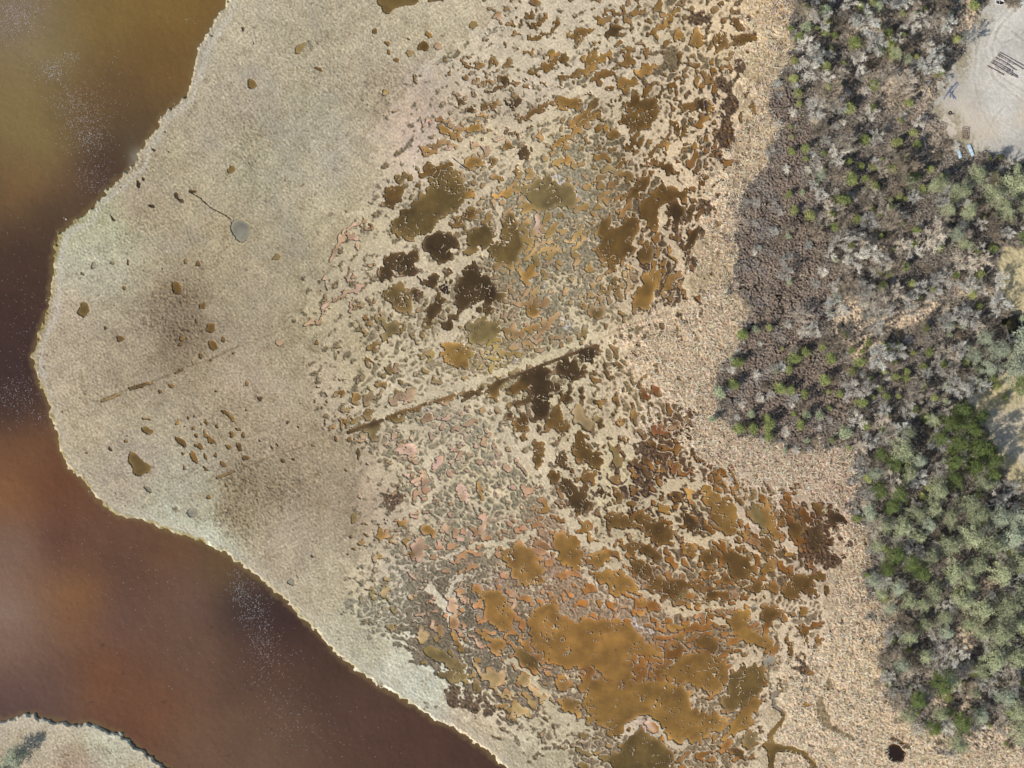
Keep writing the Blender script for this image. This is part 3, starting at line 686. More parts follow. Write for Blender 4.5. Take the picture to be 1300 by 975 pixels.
for s_ in ("1290,0 1262,30 1250,60 1262,100 1300,130", "1296,5 1270,32 1258,60 1268,96 1310,122", "1240,60 1236,100 1246,140 1270,180", "1262,20 1246,40 1238,70", "1275,135 1262,150 1250,178", "1285,40 1300,52", "1272,30 1262,45 1270,55 1285,50"):
    D = seg_dist(pts(s_), 10)+.4*nB; SD = mix(SD, SD*np.array([.90, .89, .87], np.float32), np.clip(1.6-D, 0, 1)*.6); SD = mix(SD, SD*1.05, np.exp(-((D-3.2)/1)**2)*.7)
SD = mix(SD, np.array([206, 188, 162], np.float32)+0*SD, sst(gn(18, 0, 46), -.2, 1.5)*sst(gy, 70, 190)*.8)
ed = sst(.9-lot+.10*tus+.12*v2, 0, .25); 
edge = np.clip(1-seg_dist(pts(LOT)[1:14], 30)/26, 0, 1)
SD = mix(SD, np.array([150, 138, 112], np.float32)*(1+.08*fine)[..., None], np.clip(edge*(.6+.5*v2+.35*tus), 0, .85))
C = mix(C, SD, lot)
GL = np.array([188, 172, 132], np.float32)*(1+.035*fine+.03*v2)[..., None]
GL = mix(GL, np.array([196, 182, 156], np.float32)+0*GL, sst(gy, 450, 560)*sst(gn(12, 0, 47), -.8, .8))
C = mix(C, GL, glade)
# mud flats
MC = idw(MUD, 3, 3.5)*(1+.08*fine+.05*tus)[..., None]
sp = sst(gn(.8, 1.8, 48), .7, 1.6); MC = mix(MC, MC*.6, sp*.7); MC = MC*np.array([1.0,.985,.93],np.float32)
pinkm = sst(gn(5, 14, 49), .5, 1.6)*.6*np.exp(-(((gx-640)/150)**2+((gy-620)/240)**2))
MC = mix(MC, np.array([186, 152, 128], np.float32)+0*MC, pinkm)
salt = np.zeros((NH, NW), np.float32)
for s in ("703,222 712,228 722,238", "730,236 733,246 736,252", "648,278 655,285 660,292", "612,200 616,206", "733,128 742,140", "655,210 662,205", "935,758 950,762 958,770", "800,785 812,793", "972,835 985,833", "806,923 820,925 834,935", "690,358 696,372 698,380", "714,400 720,418", "658,445 652,470", "690,460 708,445", "765,320 770,330", "538,512 542,520 540,535", "795,790 830,800", "700,700 712,708"):
    salt = np.maximum(salt, np.clip(1.6-seg_dist(pts(s), 10)/1.1, 0, 1))
salt = samp(salt, gx+wx, gy+wy)
MC = mix(MC, np.array([208, 200, 200], np.float32)+0*MC, salt*.85)
MC = mix(MC, np.array([86, 66, 46], np.float32)*(1+.22*fine+.15*tus)[..., None], hds*.85)
C = mix(C, MC, mud_t*(1-sst(woods, .4, .6)))
rim = np.exp(-((Mf+.02)/.05)**2)*zone*(1-reeds*.3)                  # thin darker band along every grass edge
C = mix(C, C*np.array([.60, .57, .51], np.float32), rim*.62)
fringe = np.exp(-((W+.05)/.05)**2)*mud_t*.5
C = mix(C, C*np.array([.66, .60, .50], np.float32), fringe)
C = mix(C, np.array([92, 74, 50], np.float32)+0*C, wt)
bank = 1-sst(sdf, -1.0, 1.6)
C = mix(C, np.array([104, 88, 52], np.float32)+0*C, bank)
# pools
WC = idw(WET, 3, 3.5)
tb = blur(tw, 2.2)[..., None]; tc = np.stack([blur(tone[..., k], 2.2) for k in range(3)], -1)/np.maximum(tb, .02)
WC = WC*(1-np.clip(tb*1.3, 0, .93)) + tc*np.clip(tb*1.3, 0, .93)
deep = sst(blur(wet.astype(np.float32), 3.6), .45, 1.0)               # thick algae at the rim, dark peat in the middle
WC = WC*(1.16-.19*deep)[..., None]
warm = np.exp(-(((gx-740)/190)**2+((gy-800)/110)**2))[..., None]; WC = WC*(1-warm+warm*np.array([1.035, 1.0, .95], np.float32)); pn = gn(6, 0, 50); pf = gn(2, 0, 51)
stk = lic(gn(1.3, 5, 70), 7); WC = WC*(1+.06*pn+.025*pf+.010*stk+.012*fine)[..., None]
g_ = WC.mean(-1, keepdims=True); WC = (WC*.93+g_*.07)*np.array([.975, .985, .93], np.float32)*.97
shal = np.exp(-np.maximum(W, 0)/.10)*sst(gn(5, 0, 60), -.6, 1.2)*zone
WC = mix(WC, np.array([164, 146, 122], np.float32)+0*WC, np.clip(shal*.6, 0, 1))
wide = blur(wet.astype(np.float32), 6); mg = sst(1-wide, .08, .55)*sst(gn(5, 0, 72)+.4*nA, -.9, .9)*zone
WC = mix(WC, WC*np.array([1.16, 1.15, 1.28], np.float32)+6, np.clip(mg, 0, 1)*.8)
wsp = sst(gn(.8, 2, 61)+.4*nB, 1.5, 2.2)*zone; WC = mix(WC, np.array([150, 132, 104], np.float32)+0*WC, wsp*.15)
WC = mix(WC, WC*np.array([.60, .56, .52], np.float32), sst(gn(8, 0, 52), .6, 2.4)*.3)
WC = mix(WC, np.array([182, 146, 122], np.float32)+0*WC, sst(gn(3.5, 0, 53), .9, 2.)*(1-deep)*zone*.25)
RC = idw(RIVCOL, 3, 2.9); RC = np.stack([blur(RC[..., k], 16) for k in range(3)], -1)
dd = -sdf
RC = RC*(1+.012*gn(10, 0, 54)+.012*gn(30, 0, 55)+.02*fine)[..., None]
RC = RC*np.array([1.06, 1.065, 1.0], np.float32); RC = mix(RC, np.array([112, 92, 56], np.float32)+0*RC, (1-sst(dd, 0, 6))*.65)
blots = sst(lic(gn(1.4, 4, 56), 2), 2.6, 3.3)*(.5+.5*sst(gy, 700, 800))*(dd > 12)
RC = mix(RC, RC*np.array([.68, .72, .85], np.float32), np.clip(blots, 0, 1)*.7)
lg = np.exp(-(((gx-172)/10)**2+((gy-200)/14)**2))*.8; RC = mix(RC, np.array([128, 122, 106], np.float32)+0*RC, lg)
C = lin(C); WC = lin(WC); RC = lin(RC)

# ---------------------------------------------------------------- scene basics
sc = bpy.context.scene; COL = sc.collection
def px(x, y, z=0.0): return ((x-CX)*S, (CY-y)*S, z)
def link(o): COL.objects.link(o); return o
def tagit(o, label=None, cat=None, group=None, kind=None):
    if label: o['label'] = label
    if cat: o['category'] = cat
    if group: o['group'] = group
    if kind: o['kind'] = kind
    return o
def new_mat(name, rough=.9, spec=.15):
    m = bpy.data.materials.new(name); m.use_nodes = True; b = m.node_tree.nodes['Principled BSDF']
    b.inputs['Roughness'].default_value = rough; b.inputs['Specular IOR Level'].default_value = spec
    return m, m.node_tree, b
def noise_node(nt, scale, detail=3, coord='Object', rough=.6):
    tc_ = nt.nodes.new('ShaderNodeTexCoord'); nz = nt.nodes.new('ShaderNodeTexNoise')
    nz.inputs['Scale'].default_value = scale; nz.inputs['Detail'].default_value = detail; nz.inputs['Roughness'].default_value = rough
    nt.links.new(tc_.outputs[coord], nz.inputs['Vector']); return nz
def ramp(nt, src, a, b, lo, hi):
    r = nt.nodes.new('ShaderNodeMapRange'); r.inputs[1].default_value = a; r.inputs[2].default_value = b; r.inputs[3].default_value = lo; r.inputs[4].default_value = hi
    nt.links.new(src, r.inputs[0]); return r.outputs[0]
def mulcol(nt, col, fac):
    m = nt.nodes.new('ShaderNodeVectorMath'); m.operation = 'SCALE'; nt.links.new(col, m.inputs[0]); nt.links.new(fac, m.inputs['Scale']); return m.outputs[0]
def attr_mat(name, rough=.95, spec=.1, s1=4.0, amp=.16, bump=0.0, bscale=6, attr='tint'):
    m, nt, b = new_mat(name, rough, spec)
    a = nt.nodes.new('ShaderNodeAttribute'); a.attribute_name = attr
    nz = noise_node(nt, s1, 4, rough=.8)
    c = mulcol(nt, a.outputs['Color'], ramp(nt, nz.outputs['Fac'], .25, .75, 1-amp, 1+amp))
    nt.links.new(c, b.inputs['Base Color'])
    if bump:
        n2 = noise_node(nt, bscale, 3); bp = nt.nodes.new('ShaderNodeBump'); bp.inputs['Strength'].default_value = bump; bp.inputs['Distance'].default_value = .15
        nt.links.new(n2.outputs['Fac'], bp.inputs['Height']); nt.links.new(bp.outputs['Normal'], b.inputs['Normal'])
    return m
M_GRASS = attr_mat('dry_marsh_grass', s1=5, amp=.22, bump=.25, bscale=5)
M_MUD = attr_mat('wet_mud', .6, .3, s1=5, amp=.14, bump=.25, bscale=4)
M_FLOOR = attr_mat('leaf_litter', s1=5, amp=.3, bump=.7, bscale=4)
M_SAND = attr_mat('packed_sand', s1=3, amp=.06, bump=.2, bscale=5)
M_POOL = attr_mat('pool_water', .12, .5, s1=1.5, amp=.07)
M_RIVER = attr_mat('river_water', .16, .5, s1=.8, amp=.05, bump=.12, bscale=1.6)

def mesh_np(name, V, quads, col=None, mat=None, smooth=True, attr='tint'):
    me = bpy.data.meshes.new(name); nf = len(quads); k = quads.shape[1]
    me.vertices.add(len(V)); me.vertices.foreach_set('co', np.ascontiguousarray(V, np.float32).ravel())
    me.loops.add(nf*k); me.polygons.add(nf)
    me.loops.foreach_set('vertex_index', np.ascontiguousarray(quads, np.int32).ravel())
    me.polygons.foreach_set('loop_start', np.arange(0, nf*k, k, dtype=np.int32))
    me.polygons.foreach_set('loop_total', np.full(nf, k, np.int32))
    me.polygons.foreach_set('use_smooth', np.full(nf, smooth, bool))
    me.update(calc_edges=True)
    if col is not None:
        a = me.color_attributes.new(attr, 'FLOAT_COLOR', 'POINT')
        a.data.foreach_set('color', np.concatenate([col, np.ones((len(col), 1), np.float32)], 1).astype(np.float32).ravel())
    if mat: me.materials.append(mat)
    return me
def subset(V, Cc, quads, name, mat, kind='structure', label=None):
    used, inv = np.unique(quads.ravel(), return_inverse=True)
    me = mesh_np(name, V[used], inv.reshape(quads.shape), Cc[used], mat)
    o = link(bpy.data.objects.new(name, me)); tagit(o, label, kind=kind); return o

# ---------------------------------------------------------------- terrain, one sheet cut along its surface kinds
def axis(lo, hi, far):
    L = [-far, -far*.3, lo-1500, lo-500, lo-250, lo-120] + list(np.arange(lo-60, lo-6, 4)) + list(np.arange(lo-6, hi+7, 1.0)) + list(np.arange(hi+10, hi+60, 4)) + [hi+120, hi+250, hi+500, hi+1500, far*.3, far]
    return np.array(L, np.float32)
ax = axis(0, 1300, 20000); ay = axis(0, 975, 20000)
GXv, GYv = np.meshgrid(ax, ay); nx, ny = len(ax), len(ay)
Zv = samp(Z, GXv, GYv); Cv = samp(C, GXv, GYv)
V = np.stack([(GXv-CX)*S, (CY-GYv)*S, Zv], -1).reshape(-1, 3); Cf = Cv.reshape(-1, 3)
ii, jj = np.meshgrid(np.arange(nx-1), np.arange(ny-1)); base = (jj*nx+ii)
Q = np.stack([base, base+nx, base+nx+1, base+1], -1)       # ccw seen from above
mx = (GXv[:-1, :-1]+GXv[1:, 1:])/2; my = (GYv[:-1, :-1]+GYv[1:, 1:])/2
sM = samp(Mf, mx, my); sW = samp(woods, mx, my); sL = samp(lot, mx, my); sG = samp(glade, mx, my); sH = samp(heath, mx, my); sR = samp(reeds, mx, my); sS = samp(sdf, mx, my)
cls = np.zeros(mx.shape, int)
cls[sR > .5] = 1; cls[sM > 0] = 2; cls[sW > .5] = 3; cls[(sH > .5) & (sW > .5)] = 4; cls[sG > .5] = 5; cls[sL > .5] = 6; cls[sS < 0] = 7
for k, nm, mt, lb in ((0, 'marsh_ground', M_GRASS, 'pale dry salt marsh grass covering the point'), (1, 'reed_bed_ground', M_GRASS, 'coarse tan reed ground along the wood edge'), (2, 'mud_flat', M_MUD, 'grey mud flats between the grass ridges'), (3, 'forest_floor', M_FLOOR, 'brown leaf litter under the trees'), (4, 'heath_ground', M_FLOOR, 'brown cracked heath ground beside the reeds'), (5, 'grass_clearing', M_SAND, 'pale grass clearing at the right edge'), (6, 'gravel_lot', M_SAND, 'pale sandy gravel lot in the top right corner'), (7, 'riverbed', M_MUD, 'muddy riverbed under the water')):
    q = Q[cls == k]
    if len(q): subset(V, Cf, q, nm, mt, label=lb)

# river sheet
rx = np.concatenate([[-20000, -6000, -1500, -500], np.arange(-160, 720, 2), [760, 900, 1200]]).astype(np.float32); ry = np.concatenate([[-20000, -3000, -600], np.arange(-140, 1130, 2), [1400, 3000, 20000]]).astype(np.float32)
RX, RY = np.meshgrid(rx, ry); a_, b_ = len(rx), len(ry); i2, j2 = np.meshgrid(np.arange(a_-1), np.arange(b_-1)); bs = j2*a_+i2
rz = samp(gn(1.5, 5, 57)*.012+gn(4, 10, 58)*.012, RX, RY)
RV = np.stack([(RX-CX)*S, (CY-RY)*S, RIVER_Z+rz], -1).reshape(-1, 3)
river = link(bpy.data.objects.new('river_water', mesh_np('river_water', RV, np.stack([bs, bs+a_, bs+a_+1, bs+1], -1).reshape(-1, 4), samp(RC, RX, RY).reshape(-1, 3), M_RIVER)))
tagit(river, 'dark brown tidal river bending round the marsh point', kind='structure')

# pools: every connected pool is its own water sheet
wf = (W > -.02)[-Y0-6:-Y0+981, -X0-6:-X0+1306]; hh, ww = wf.shape
par = [0]
def find(a):
    while par[a] != a: par[a] = par[par[a]]; a = par[a]
    return a
lab = np.zeros((hh, ww), np.int32); prev = []
for y in range(hh):
    r = wf[y].astype(np.int8); d = np.diff(np.concatenate([[0], r, [0]])); st = np.where(d == 1)[0]; en = np.where(d == -1)[0]; cur = []; pi = 0
    for a, b in zip(st.tolist(), en.tolist()):
        L = 0
        while pi < len(prev) and prev[pi][1] <= a: pi += 1
        q = pi
        while q < len(prev) and prev[q][0] < b:
            r2 = find(prev[q][2])
            if L == 0: L = r2
            else:
                L = find(L)
                if L != r2: par[max(L, r2)] = min(L, r2); L = min(L, r2)
            q += 1
        if L == 0: L = len(par); par.append(L)
        cur.append((a, b, L)); lab[y, a:b] = L
    prev = cur
root = np.array([find(i) for i in range(len(par))], np.int32); lab = root[lab]
ids, cnt = np.unique(lab[lab > 0], return_counts=True)
dl = lab.copy()
for _ in range(2):
    p = np.pad(dl, 1); d2 = dl.copy()
    for oy in (0, 1, 2):
        for ox in (0, 1, 2): d2 = np.where(d2 == 0, p[oy:oy+hh, ox:ox+ww], d2)
    dl = d2
cell = np.maximum(np.maximum(dl[:-1, :-1], dl[1:, 1:]), np.maximum(dl[1:, :-1], dl[:-1, 1:]))
order = ids[np.argsort(-cnt)]; cs = np.sort(cnt)[::-1]
PXg, PYg = np.meshgrid(np.arange(ww)-6.0, np.arange(hh)-6.0)
PV = np.stack([(PXg-CX)*S, (CY-PYg)*S, np.full_like(PXg, POOL_Z)], -1).reshape(-1, 3).astype(np.float32)
PC = samp(WC, PXg.astype(np.float32), PYg.astype(np.float32)).reshape(-1, 3)
i3, j3 = np.meshgrid(np.arange(ww-1), np.arange(hh-1)); b3 = j3*ww+i3; PQ = np.stack([b3, b3+ww, b3+ww+1, b3+1], -1)
flatc = cell.ravel(); srt = np.argsort(flatc, kind='stable'); sc_ = flatc[srt]; PQf = PQ.reshape(-1, 4)
seen = {}
def place_words(x, y, key):
    s = '%d%% across and %d%% down the photo' % (round(x/13), round(y/9.75))
    if (key, s) in seen: s = '%.1f%% across and %.1f%% down the photo' % (x/13, y/9.75)
    seen[(key, s)] = 1; return s
NPOOL = 280; n_p = 0; rest = []
for lid, c in zip(order, cs):
    a = np.searchsorted(sc_, lid); b = np.searchsorted(sc_, lid, 'right'); q = PQf[srt[a:b]]
    if n_p < NPOOL and c >= 8:
        o = subset(PV, PC, q, 'pool_water', M_POOL)
        yy, xx = np.nonzero(lab == lid) if c > 3000 else (None, None)
        vv = PV[q[:, 0]]; m = vv.mean(0); x_, y_ = m[0]/S+CX, CY-m[1]/S
        mc = PC[q[:, 0]].mean(0); lum = mc.mean()
        word = 'dark brown' if lum < .06 else ('amber brown' if mc[0]/max(mc[2], 1e-3) > 4.2 else ('olive brown' if lum < .16 else 'pinkish tan'))
        size = 'large' if c > 2500 else ('mid-sized' if c > 250 else 'small')
        o['label'] = '%s %s marsh pool, %s' % (size, word, place_words(x_, y_, size+word)); n_p += 1
    else: rest.append(q)
if rest: o = subset(PV, PC, np.concatenate(rest), 'small_puddles', M_POOL, kind='stuff', label='scattered tiny puddles in the marsh mud'); o['category'] = 'puddles'
print('pools', n_p, 'rest', len(rest))
# ---------------------------------------------------------------- scattered ground vegetation (uncountable)
def height_at(x, y): return samp(Z, np.asarray(x, np.float32), np.asarray(y, np.float32))
def blades(name, X, Y, length, width, tilt, cols, mat, label, lift=0.0, zj=0.0, lie=None):
    N = len(X); r = np.random.default_rng(N)
    a = r.uniform(0, 2*math.pi, N); L = length*r.uniform(.5, 1.3, N); w = width*r.uniform(.6, 1.4, N); t = np.radians(r.uniform(tilt[0], tilt[1], N)); a = a if lie is None else math.radians(lie)+.9*r.standard_normal(N)+.8*samp(nA, X, Y)
    d = np.stack([np.cos(a)*np.sin(t), np.sin(a)*np.sin(t), np.cos(t)], -1)*L[:, None]
    s = np.stack([-np.sin(a), np.cos(a), r.uniform(-.5, .5, N)], -1)*w[:, None]/2
    p = np.stack([(X-CX)*S, (CY-Y)*S, height_at(X, Y)-.05+lift+zj*r.uniform(0, 1, N)], -1)
    Vb = np.stack([p-s, p+s, p+d+s*.35, p+d-s*.35], 1).reshape(-1, 3)
    q = np.arange(4*N).reshape(N, 4)
    o = link(bpy.data.objects.new(name, mesh_np(name, Vb, q, np.repeat(cols, 4, 0), mat, smooth=False)))
    tagit(o, label, name.replace('_', ' '), kind='stuff'); return o
def scatter(mask, N, seed):
    r = np.random.default_rng(seed); X = r.uniform(-30, 1330, N*3); Y = r.uniform(-30, 1005, N*3)
    keep = r.uniform(0, 1, N*3) < samp(mask, X.astype(np.float32), Y.astype(np.float32)); X = X[keep][:N]; Y = Y[keep][:N]
    return X.astype(np.float32), Y.astype(np.float32)
def jit(base, N, seed, v=.12, h=.04):
    r = np.random.default_rng(seed); c = np.clip(np.asarray(base, np.float32)*(1+v*r.standard_normal((N, 1)))*(1+h*r.standard_normal((N, 3))), 5, 250); return lin(c)
M_BLADE = attr_mat('dead_stems', s1=1.0, amp=.05)
dry = (1-np.clip(mud_t*1.2, 0, 1))*(land > .5)*(sdf > 3)
X, Y = scatter(reeds*dry*(1-lot), 190000, 1); blades('reeds', X, Y, .95, .085, (45, 86), jit((222, 208, 178), len(X), 2, .18), M_BLADE, 'pale tan reeds bent over along the wood edge', lie=40)
hz = np.clip(blur(heath, 11)*1.25+.25*blur(woods, 4), 0, 1)*(1-lot)*(1-glade)*(1-.8*tanp)*(1-cr*.9)
X, Y = scatter(hz, 210000, 3); cc = jit((158, 140, 120), len(X), 4, .32); 
blades('heath_brush', X, Y, .75, .05, (20, 80), cc, M_BLADE, 'low brown heath brush beside the tan reeds', zj=.35)
wz = woods*(1-heath)*(1-lot)*(1-glade)*(1-.85*tanp)
X, Y = scatter(wz, 130000, 5); rr = np.random.default_rng(6).uniform(0, 1, (len(X), 1)); base_ = np.where(rr < .6, np.array([[198, 190, 176]]), np.where(rr < .85, np.array([[134, 116, 96]]), np.array([[200, 176, 142]])))
blades('undergrowth', X, Y, .8, .05, (20, 85), lin(np.clip(base_*(1+.15*np.random.default_rng(7).standard_normal((len(X), 1))), 10, 245)), M_BLADE, 'tangled grey brown undergrowth between the trees', zj=.7)
mz = (mott*.8+.10)*dry*(1-woods)*(1-reeds)*(1-zone*.6)
X, Y = scatter(mz, 60000, 8); g = samp(idw(GRASS, 3, 3.2), X, Y)*.86
blades('marsh_tufts', X, Y, .35, .07, (20, 80), lin(np.clip(g*(1+.12*np.random.default_rng(9).standard_normal((len(X), 1))), 10, 240)), M_BLADE, 'short straw coloured tufts over the open marsh')

lz = lot*np.clip(edge*(.5+.5*v2+.3*tus), 0, 1)
X, Y = scatter(lz, 6000, 12); blades('weeds', X, Y, .35, .06, (20, 80), jit((148, 134, 96), len(X), 13, .25), M_BLADE, 'dry weeds scattered along the gravel lot edge')
# white flecks painted in for sun glints on the ripples
FK = [(15, 25, 22, 22, 500), (28, 12, 25, 12, 160), (66, 88, 16, 12, 260), (88, 72, 10, 6, 60), (100, 150, 22, 28, 420), (115, 180, 18, 25, 300), (85, 125, 20, 14, 140), (120, 230, 20, 14, 180), (130, 120, 35, 40, 110), (240, 25, 6, 3, 12), (30, 440, 22, 60, 110), (20, 500, 24, 20, 260), (20, 350, 25, 60, 50), (40, 530, 22, 14, 60), (302, 745, 9, 22, 200), (322, 775, 12, 30, 280), (335, 820, 16, 32, 240), (350, 860, 30, 40, 150), (370, 915, 40, 30, 120), (170, 745, 70, 30, 60), (90, 690, 50, 25, 60), (210, 830, 60, 40, 40), (420, 930, 60, 30, 60)]
r = np.random.default_rng(77); FXs = []; FYs = []
for x, y, a, b, k in FK: FXs.append(x+a*r.standard_normal(k)*.75); FYs.append(y+b*r.standard_normal(k)*.75)
fx = np.concatenate(FXs).astype(np.float32); fy = np.concatenate(FYs).astype(np.float32); kp = samp(sdf, fx, fy) < -4; fx, fy = fx[kp], fy[kp]
N = len(fx); an = math.radians(-62)+.3*r.standard_normal(N); L = r.uniform(.05, .17, N)*.95; w = r.uniform(.03, .06, N)*.95
p = np.stack([(fx-CX)*S, (CY-fy)*S, np.full(N, RIVER_Z+.05)], -1); d = np.stack([np.cos(an)*L, np.sin(an)*L, 0*L], -1); s = np.stack([-np.sin(an)*w, np.cos(an)*w, 0*L], -1)
up_ = np.array([0, 0, .03]); Vf = np.stack([p-d, p-s, p+d, p+s, p+up_], 1).reshape(-1, 3); b5 = np.arange(N)[:, None]*5
T = np.concatenate([b5+np.array([[0, 1, 4]]), b5+np.array([[1, 2, 4]]), b5+np.array([[2, 3, 4]]), b5+np.array([[3, 0, 4]])])
mf, nt, bb = new_mat('painted_glint', .4, .5); nz = noise_node(nt, 3); 
cr_ = nt.nodes.new('ShaderNodeMix'); cr_.data_type = 'RGBA'; cr_.inputs[6].default_value = (.5, .48, .45, 1); cr_.inputs[7].default_value = (.75, .74, .72, 1); nt.links.new(nz.outputs['Fac'], cr_.inputs[0]); nt.links.new(cr_.outputs[2], bb.inputs['Base Color'])
o = link(bpy.data.objects.new('foam_flecks', mesh_np('foam_flecks', Vf, T, None, mf, smooth=False))); tagit(o, 'white flecks painted in for sun glints on the river ripples', 'painted_glint', kind='stuff')  # foam_flecks holds the painted sun glints, no foam

# ---------------------------------------------------------------- trees
def tint_mat(name, c1, c2, rough=.9, scale=1.2, spec=.1, rnd=.35):
    """two-tone procedural colour, varied inside the object and from one object to the next"""
    m, nt, b = new_mat(name, rough, spec); nz = noise_node(nt, scale, 2)
    mx_ = nt.nodes.new('ShaderNodeMix'); mx_.data_type = 'RGBA'
    mx_.inputs[6].default_value = tuple(lin(c1))+(1,); mx_.inputs[7].default_value = tuple(lin(c2))+(1,)
    nt.links.new(ramp(nt, nz.outputs['Fac'], .35, .65, 0, 1), mx_.inputs[0])
    oi = nt.nodes.new('ShaderNodeObjectInfo'); c = mulcol(nt, mx_.outputs[2], ramp(nt, oi.outputs['Random'], 0, 1, 1-rnd, 1+rnd))
    nt.links.new(c, b.inputs['Base Color']); return m
M_BARK = tint_mat('bark', (120, 110, 98), (84, 76, 68), scale=3)
M_TWIG = [tint_mat('grey_twigs', (224, 216, 200), (192, 184, 168)), tint_mat('lichen_twigs', (218, 214, 200), (186, 182, 170)), tint_mat('brown_twigs', (170, 154, 132), (140, 126, 106)), tint_mat('tan_twigs', (218, 204, 182), (190, 176, 154))]
M_PINE = [tint_mat('olive_needles', (190, 192, 150), (140, 144, 106), rnd=.25), tint_mat('dark_needles', (126, 138, 80), (82, 96, 50), rnd=.2), tint_mat('pale_needles', (192, 196, 166), (150, 156, 128), rnd=.2)]
M_CED = [tint_mat('yellow_green_sprays', (180, 180, 116), (132, 138, 82), rnd=.25), tint_mat('olive_sprays', (156, 162, 98), (112, 120, 72), rnd=.2), tint_mat('pale_green_sprays', (186, 190, 154), (140, 148, 110), rnd=.2)]
rv = random.Random(5)
def nrm(v):
    l = math.sqrt(v[0]**2+v[1]**2+v[2]**2) or 1; return (v[0]/l, v[1]/l, v[2]/l)
class MB:
    def __init__(s): s.v = []; s.f = []
    def tube(s, a, b, ra, rb, n=3):
        d = nrm((b[0]-a[0], b[1]-a[1], b[2]-a[2])); h = (0, 0, 1) if abs(d[2]) < .9 else (1, 0, 0)
        u = nrm((d[1]*h[2]-d[2]*h[1], d[2]*h[0]-d[0]*h[2], d[0]*h[1]-d[1]*h[0])); w = (d[1]*u[2]-d[2]*u[1], d[2]*u[0]-d[0]*u[2], d[0]*u[1]-d[1]*u[0])
        k = len(s.v)
        for p, r in ((a, ra), (b, rb)):
            for i in range(n):
                t = 2*math.pi*i/n; c, q = math.cos(t)*r, math.sin(t)*r
                s.v.append((p[0]+u[0]*c+w[0]*q, p[1]+u[1]*c+w[1]*q, p[2]+u[2]*c+w[2]*q))
        for i in range(n): s.f.append((k+i, k+(i+1) % n, k+n+(i+1) % n, k+n+i))
    def caps(s, a, b, ra, rb, n=8):
        k = len(s.v); s.tube(a, b, ra, rb, n); s.f.append(tuple(k+n-1-i for i in range(n))); s.f.append(tuple(k+n+i for i in range(n)))
    def box(s, c, sx, sy, sz, rot=0, tilt=0):
        k = len(s.v); cr1, sr1 = math.cos(rot), math.sin(rot)
        for dz in (-.5, .5):
            for ddx, ddy in ((-.5, -.5), (.5, -.5), (.5, .5), (-.5, .5)):
                x, y, z = ddx*sx, ddy*sy, dz*sz+ddx*sx*math.tan(tilt)
                s.v.append((c[0]+x*cr1-y*sr1, c[1]+x*sr1+y*cr1, c[2]+z))
        s.f += [(k+3, k+2, k+1, k), (k+4, k+5, k+6, k+7), (k, k+1, k+5, k+4), (k+1, k+2, k+6, k+5), (k+2, k+3, k+7, k+6), (k+3, k, k+4, k+7)]
    def leaf(s, p, d, side, L, w):
        k = len(s.v); m = (p[0]+d[0]*L*.5, p[1]+d[1]*L*.5, p[2]+d[2]*L*.5); e = (p[0]+d[0]*L, p[1]+d[1]*L, p[2]+d[2]*L)
        s.v += [p, (m[0]+side[0]*w, m[1]+side[1]*w, m[2]+side[2]*w), e, (m[0]-side[0]*w, m[1]-side[1]*w, m[2]-side[2]*w)]; s.f.append((k, k+1, k+2, k+3))
    def mesh(s, name, mat, smooth=False):
        me = bpy.data.meshes.new(name); me.from_pydata(s.v, [], s.f); me.update(); me.materials.append(mat)
        if smooth: me.polygons.foreach_set('use_smooth', [True]*len(me.polygons))
        return me
    def build(s, name, mat, parent=None, smooth=False):
        o = link(bpy.data.objects.new(name, s.mesh(name, mat, smooth))); o.parent = parent; return o
def rdir(d, spread, upb=0.0):
    return nrm((d[0]+rv.gauss(0, spread), d[1]+rv.gauss(0, spread), d[2]+rv.gauss(0, spread*.6)+upb))
